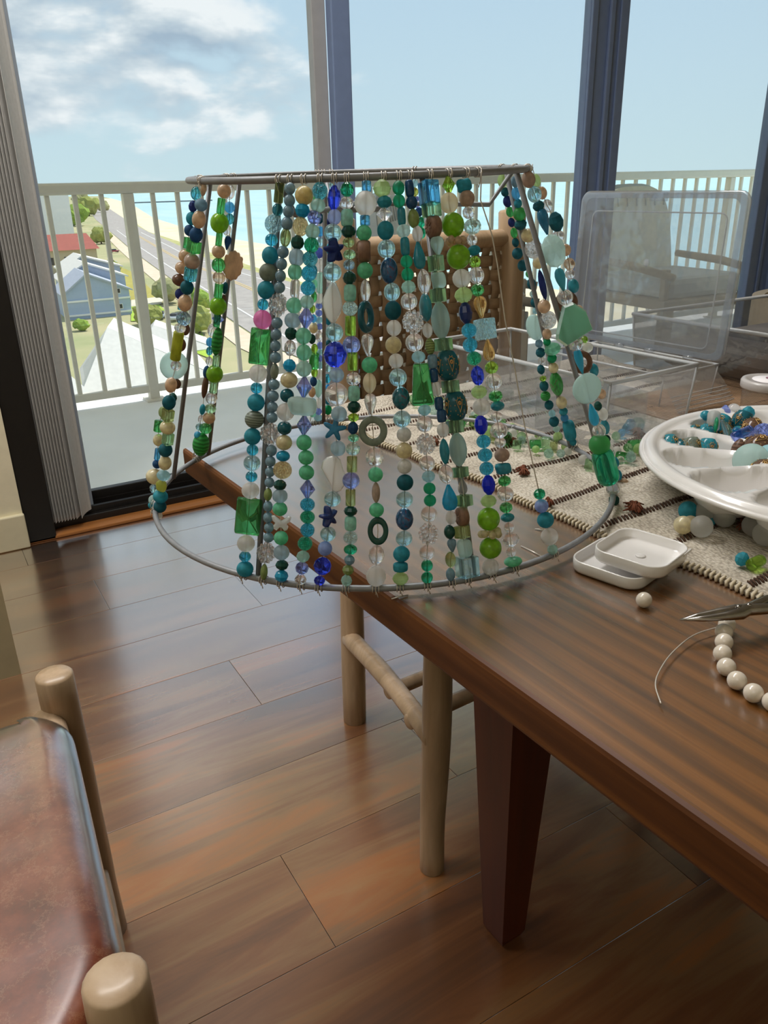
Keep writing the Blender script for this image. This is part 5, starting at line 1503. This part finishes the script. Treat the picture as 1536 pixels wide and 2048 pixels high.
sm = to.modifiers.new('thick', 'SOLIDIFY'); sm.thickness = .0016; sm.offset = -1
MB().tube([(TRR * math.cos(2 * PI * k / 120), TRR * math.sin(2 * PI * k / 120), .0385) for k in range(120)], .0028, 8, closed=True).build('rolled_rim', M_whitepl, tr)

# two square white lids
def square_lid(name, label, P, rz, size, tilt=0.0):
    o = thing(name, label, 'lid', P, rz)
    mb = MB(); rings = []; n = None
    for s, z in ((size - .006, .0), (size - .002, .0008), (size, .003), (size, .0105), (size - .0012, .0115), (size - .0034, .0105), (size - .0040, .0040), (size - .009, .0026), (size - .030, .0024)):
        rings.append([(x, y, z) for x, y in rrect(s, s, max(.004, .015 - (size - s) / 2), 6)])
    n = len(rings[0]); vs = [p for r in rings for p in r]; fs = []
    for k in range(len(rings) - 1):
        for i in range(n):
            j = (i + 1) % n
            fs.append((k * n + i, k * n + j, (k + 1) * n + j, (k + 1) * n + i))
    fs.append(tuple(range(n))[::-1]); fs.append(tuple((len(rings) - 1) * n + i for i in range(n)))
    mb.add(vs, fs).build('pan', M_whitepl, o)
    MB().box((size * .18, -size / 2 - .0010, .0075), (size * .42, -size / 2 + .001, .0105), bev=.0012).build('pull_tab', M_whitepl, o)
    MB().lathe([(.0005, .0), (.004, .0), (.0046, .0006), (.003, .0012), (.0005, .0012)], 16, Matrix.Translation((0, 0, .0024))).build('gate_mark', M_whitepl, o)
    o.rotation_euler = (tilt, tilt * .6, rz)
    return o
square_lid('square_lid', 'lower of two square white plastic lids lying on bare wood', (.4765, .4245, .7505), math.radians(15), .066)
square_lid('square_lid', 'upper square white plastic lid propped on the one below', (.4860, .4130, .7620), math.radians(17), .063, math.radians(1.0))

# pearls
M_pearl = plain('ivory_pearl', 'e0d4c4', .22, var=.08, scale=120, bump=.15, Coat_Weight=.6, Sheen_Weight=.2)
def pearl_me(r):
    return MB().sphere((0, 0, 0), r, 22, 14).mesh('pearl')
q = mk('loose_pearl', pearl_me(.0062), M_pearl, None, atz(1288, 1200, .7563), 'single ivory pearl alone on the wood below the white lids', 'bead')
ns = thing('pearl_string', 'string of ivory pearls on thin wire curling at the right table edge', 'pearl string', (.43, .27, .75))
NO = Vector((.43, .27, .75))
cen = [atz(x, y, .7563) for x, y in ((1454, 1249), (1448, 1264), (1448, 1284), (1445, 1307), (1453, 1334), (1474, 1361), (1507, 1386), (1545, 1404), (1592, 1408), (1640, 1390), (1672, 1350))]
cen = [c for i, c in enumerate(cen) if all((c - d).length > .002 for d in cen[:i])]
pm = pearl_me(.0062); pm.materials.append(M_pearl)
for c in cen: mk('pearl', pm, None, ns, c - NO)
tail = [atz(x, y, .7545) for x, y in ((1452, 1252), (1430, 1256), (1385, 1272), (1345, 1305), (1320, 1340), (1311, 1370), (1322, 1407))]
sm_ = []
for i in range(len(tail) - 1):
    for k in range(6):
        t = k / 6
        p0, p1, p2, p3 = tail[max(0, i - 1)], tail[i], tail[i + 1], tail[min(len(tail) - 1, i + 2)]
        sm_.append(.5 * ((2 * p1) + (p2 - p0) * t + (2 * p0 - 5 * p1 + 4 * p2 - p3) * t * t + (3 * p1 - p0 - 3 * p2 + p3) * t ** 3))
sm_.append(tail[-1])
MB().tube([p - NO for p in sm_], .00052, 6).build('wire', M_thin, ns)
# pliers lying over the pearls
M_steel = plain('bright_tool_steel', '9a948e', .22, metal=1.0, var=.2, scale=60)
pl = thing('flat_pliers', 'slim steel snips lying above the pearl string', 'pliers', (.473, .308, .772))
PO = Vector((.473, .308, .772))
tip, piv, hnd = atz(1360, 1240, .7665), atz(1476, 1224, .7705), atz(1620, 1190, .772)
for s in (-1, 1):
    side = Vector((.3, .95, 0)) * (.0022 * s)
    pts_ = [tip - PO, tip.lerp(piv, .35) - PO + side, tip.lerp(piv, .75) - PO + side * 1.4, piv - PO + side, piv.lerp(hnd, .4) - PO - side * 2.2, hnd - PO - side * 4]
    mb = MB().tube(pts_, [.0006, .0022, .0034, .0048, .0040, .0036], 8)
    mb.build('jaw', M_steel, pl)
mb = MB().sphere(piv - PO + Vector((0, 0, .0045)), (.0022, .0022, .0012), 12, 6).build('pivot_rivet', M_steel, pl)
MB().sphere(piv.lerp(hnd, .14) - PO + Vector((0, 0, .0040)), (.0020, .0020, .0012), 12, 6).build('rivet', M_steel, pl)

# wire snippets
for (a, b, lb) in (((783, 1198), (816, 1190), 'short bent wire snippet in front of the lampshade ring'), ((1042, 1092), (1085, 1114), 'straight wire snippet on the wood inside the ring'), ((1070, 1058), (1088, 1061), 'tiny wire snippet beside the loose hanging beads')):
    A, B = atz(*a, .7508), atz(*b, .7508)
    tag(mk('wire_snippet', MB().tube([A - A, (B - A) * .5 + Vector((0, 0, .0004)), B - A], .0006, 5).mesh('wire_snippet'), M_thin, None, A), lb, 'wire')

# ------------------------------------------------------------------ loose beads (each a thing of its own)
def loose(x, y, z, w, h, code, fin, c, label, group=None, yaw=0.0, lay=0.0, rz=None):
    """w, h in millimetres; lay turns the hole towards horizontal"""
    P = atz(x, y, z) if y is not None else x
    Rm = Matrix.Rotation(yaw, 3, 'Z') @ Matrix.Rotation(lay, 3, 'Y')
    o = make_bead(code, fin, c, P, w / 1000, h / 1000, Rm.col[0].copy(), Rm.col[1].copy(), Rm.col[2].copy())
    o.name = 'loose_' + NAMES[code]
    return tag(o, label, 'bead', group)
TB = .7545
H2 = PI / 2
loose(1376, 1021, TB + .009, 18, 18, 'r', 'm', 'tl', 'matte teal round bead on the runner in front of the tray')
loose(1424, 1043, TB + .0038, 7.5, 7.5, 'r', 'o', 'tl', 'tiny dark teal bead between white beads in front of tray')
loose(1381, 1047, TB + .0075, 15, 15, 'r', 'f', 'cr', 'cloudy cream bead squeezed behind the pearly one on the runner')
loose(1366, 1050, TB + .0085, 17, 17, 'r', 'p', 'cr', 'shiny pearly bead at the left of the white bead group')
loose(1403, 1053, TB + .0102, 20.5, 20.5, 'r', 'f', 'wh', 'milky crackled white bead at the front of the bead group')
loose(1412, 1023, TB + .0102, 20.5, 20.5, 'r', 'f', 'wh', 'milky white bead touching the tray well, beside the teal bead')
loose(1449, 1033, TB + .0102, 20.5, 20.5, 'r', 'f', 'wh', 'milky white bead under the tray rim near a brown tassel')
loose(1507, 1051, TB + .0102, 20.5, 20.5, 'r', 'f', 'wh', 'milky white bead just past the brown tassel on the runner')
loose(1531, 1068, TB + .011, 22, 22, 'r', 'f', 'wh', 'large milky white bead cut by the right edge of the picture')
loose(1484, 1118, TB + .0058, 11.5, 12, 'F', 'm', 'tl', 'dark teal faceted bead next to the green tube on the runner', lay=.5)
loose(1512, 1125, TB + .005, 10, 16, 't', 'g', 'lm', 'bright green glass tube bead lying on the runner', yaw=.1, lay=H2)
# teal silver dotted beads and others in the tray
def well(x, y, z, *a, **k): return loose(x, y, z, *a, **k)
TZ = .786
wl = [
 (1385, 868, TZ, 17, 22, 'q', 'o', 'tl', 'dotted teal oval bead lying at the left of the back well', H2),
 (1412, 866, TZ, 18, 24, 'q', 'o', 'tl', 'dotted teal barrel bead with its open hole facing the lampshade', H2),
 (1452, 868, TZ - .004, 17, 20, 'q', 'o', 'dt', 'dotted dark teal bead at the front of the back well', 1.2),
 (1478, 872, TZ - .004, 17, 20, 'q', 'o', 'tl', 'dotted teal bead at the right front of the back well', 1.0),
 (1443, 846, TZ + .008, 16, 17, 'q', 'o', 'tl', 'dotted teal round bead half hidden under the green disc', .7),
 (1484, 842, TZ + .010, 19, 20, 'q', 'o', 'dt', 'dark teal dotted bead standing up with its hole showing', .35),
 (1505, 858, TZ + .006, 20, 20, 'q', 'o', 'br', 'black and tan banded bead in the back well', 1.2),
 (1427, 842, TZ + .012, 12, 18, 't', 'f', 'wh', 'frosted white tube bead slanting over the back well', .9),
 (1411, 831, TZ + .012, 10, 10, 'K', 'o', 'tl', 'small teal rhinestone bead at the back of the tray', 0),
 (1432, 849, TZ + .016, 14, 14, 'z', 'o', 'em', 'emerald round disc bead leaning on the white tube', 0),
 (1450, 823, TZ + .010, 13, 13, 'B', 'x', 'pw', 'violet blue bicone crystal at the back rim of the tray', 0),
 (1467, 821, TZ + .010, 14, 14, 'r', 'g', 'cl', 'clear round bead behind the violet crystal', 0),
 (1496, 826, TZ + .012, 13, 13, 'F', 'm', 'tl', 'matte teal faceted bead at the back right of the tray', 0),
 (1452, 857, TZ + .014, 11, 22, 'd', 'g', 'cl', 'clear glass drop bead lying across the back well', 1.1),
 (1472, 866, TZ + .010, 9, 11, 'r', 'g', 'bl', 'bright blue glass bead at the tip of the clear drop', 0),
 (1484, 867, TZ + .012, 9, 20, 't', 'g', 'pw', 'blue clear tube bead in front of the standing dotted bead', 1.3),
 (1508, 873, TZ + .010, 10, 12, 'x', 'x', 'cl', 'clear faceted crystal near the banded bead', 0),
 (1526, 866, TZ + .012, 18, 18, 'r', 'k', 'pw', 'pale violet crackled round bead at the right tray edge', 0),
 (1340, 892, TZ - .002, 19, 20, 'q', 'o', 'tl', 'dotted teal bead at the left end of the left well', .8),
 (1362, 897, TZ - .003, 16, 17, 'q', 'o', 'dt', 'dark dotted bead with open hole in the left well', 1.2),
 (1384, 894, TZ, 17, 18, 'q', 'o', 'gs', 'grey filigree bead in the middle of the left well', .5),
 (1415, 896, TZ, 17, 18, 'q', 'o', 'tl', 'dotted teal bead with a turquoise cap in the left well', .3),
 (1400, 903, TZ - .006, 13, 14, 'q', 'o', 'dt', 'small dark dotted bead low in the left well', .9),
 (1478, 902, TZ - .004, 14, 22, 'v', 's', 'br', 'brown striped oval bead standing in the centre well', .2),
 (1518, 898, TZ + .002, 26, 22, 'q', 'o', 'br', 'large black bead with white patterned bands in the centre well', 1.2),
 (1502, 922, TZ + .002, 30, 30, 'r', 'f', 'ag', 'large pale aqua round bead in the centre well', 0),
 (1528, 944, TZ - .002, 22, 18, 'q', 'o', 'br', 'black and gold patterned bead at the front of the centre well', 1.0),
 (1538, 912, TZ + .004, 20, 20, 'r', 'f', 'aq', 'pale aqua bead behind the large one in the centre well', 0),
]
for x, y, z, w, h, c_, f_, k_, lb, lay in wl:
    loose(x, y, z, w * 1.2, h * 1.2, c_, f_, k_, lb, 'beads in the sorting tray', yaw=math.radians((x * 37) % 90 - 20), lay=lay)
ORD = 'first second third fourth fifth sixth seventh eighth ninth tenth eleventh twelfth thirteenth fourteenth fifteenth sixteenth seventeenth eighteenth nineteenth twentieth'.split()
for k in range(14):
    x = 1336 + k * 6.2; y = 934 + (k % 3) * 2.0 + 1.5 * math.sin(k)
    loose(x, y, .766 + .001 * (k % 3), 10, 4, 'b', 'm', 'tl', ORD[k] + ' matte turquoise disc bead from the left in the shallow front left well', 'turquoise discs in the front left well', lay=.25 * (k % 4))
# heap of loose glass beads along the foot of the long clear box
rh = random.Random(11)
kinds = [('c', 'g', 'gg', 'clear green glass cube bead'), ('r', 'f', 'pg', 'pale green round bead'), ('r', 'k', 'ag', 'aqua crackled bead'),
         ('r', 'g', 'cl', 'clear glass bead'), ('t', 'g', 'gn', 'green glass tube bead'), ('x', 'x', 'gg', 'pale green faceted crystal'),
         ('r', 'f', 'wh', 'frosted white bead'), ('c', 'g', 'ol', 'olive glass cube bead')]
pl_ = []
tries = 0
while len(pl_) < 96 and tries < 6000:
    tries += 1
    s = rh.random()
    if s < .66:
        x, y = rh.uniform(.600, .648) - .0, rh.uniform(.66, .985)
    else:
        x, y = rh.uniform(.62, .83), rh.uniform(.606, .640)
    d = rh.uniform(.009, .0145)
    if any((x - a) ** 2 + (y - b) ** 2 < (.5 * (d + e) * .98) ** 2 for a, b, e in pl_): continue
    pl_.append((x, y, d))
pl_.sort(key=lambda q: (q[0] > .655) * 10 - q[1] + q[0])    # from the far end round to the near right end
cnt = [0] * 8
for i, (x, y, d) in enumerate(pl_):
    ki = i * 5 % 8 if i % 3 else rh.randrange(8)
    if cnt[ki] > 18: ki = cnt.index(min(cnt))
    c_, f_, k_, lb = kinds[ki]
    lb = ORD[cnt[ki]] + ' ' + lb + ' from the far end of the long box heap'
    cnt[ki] += 1
    lay = H2 if c_ == 't' else rh.uniform(0, .5)
    loose(Vector((x, y, TB + d * .5 + .0004)), None, 0, d * 1000, d * 1000 * (1.15 if c_ == 't' else 1), c_, f_, k_, lb, 'loose glass beads along the long clear box', yaw=rh.uniform(0, 3), lay=lay)
loose(1258, 852, TB + .008, 13, 16, 't', 'g', 'bl', 'bright blue glass tube bead beside the long clear box', yaw=.4, lay=1.2)
loose(1243, 866, TB + .006, 10, 14, 'v', 'g', 'bl', 'blue glass oval bead next to the bright blue tube', yaw=.4, lay=1.2)
loose(1275, 848, TB + .009, 18, 18, 'r', 'k', 'ag', 'large aqua crackled bead at the end of the bead heap')
loose(1232, 872, TB + .006, 11, 11, 'r', 'k', 'gg', 'small pale green crackled bead below the blue glass oval')
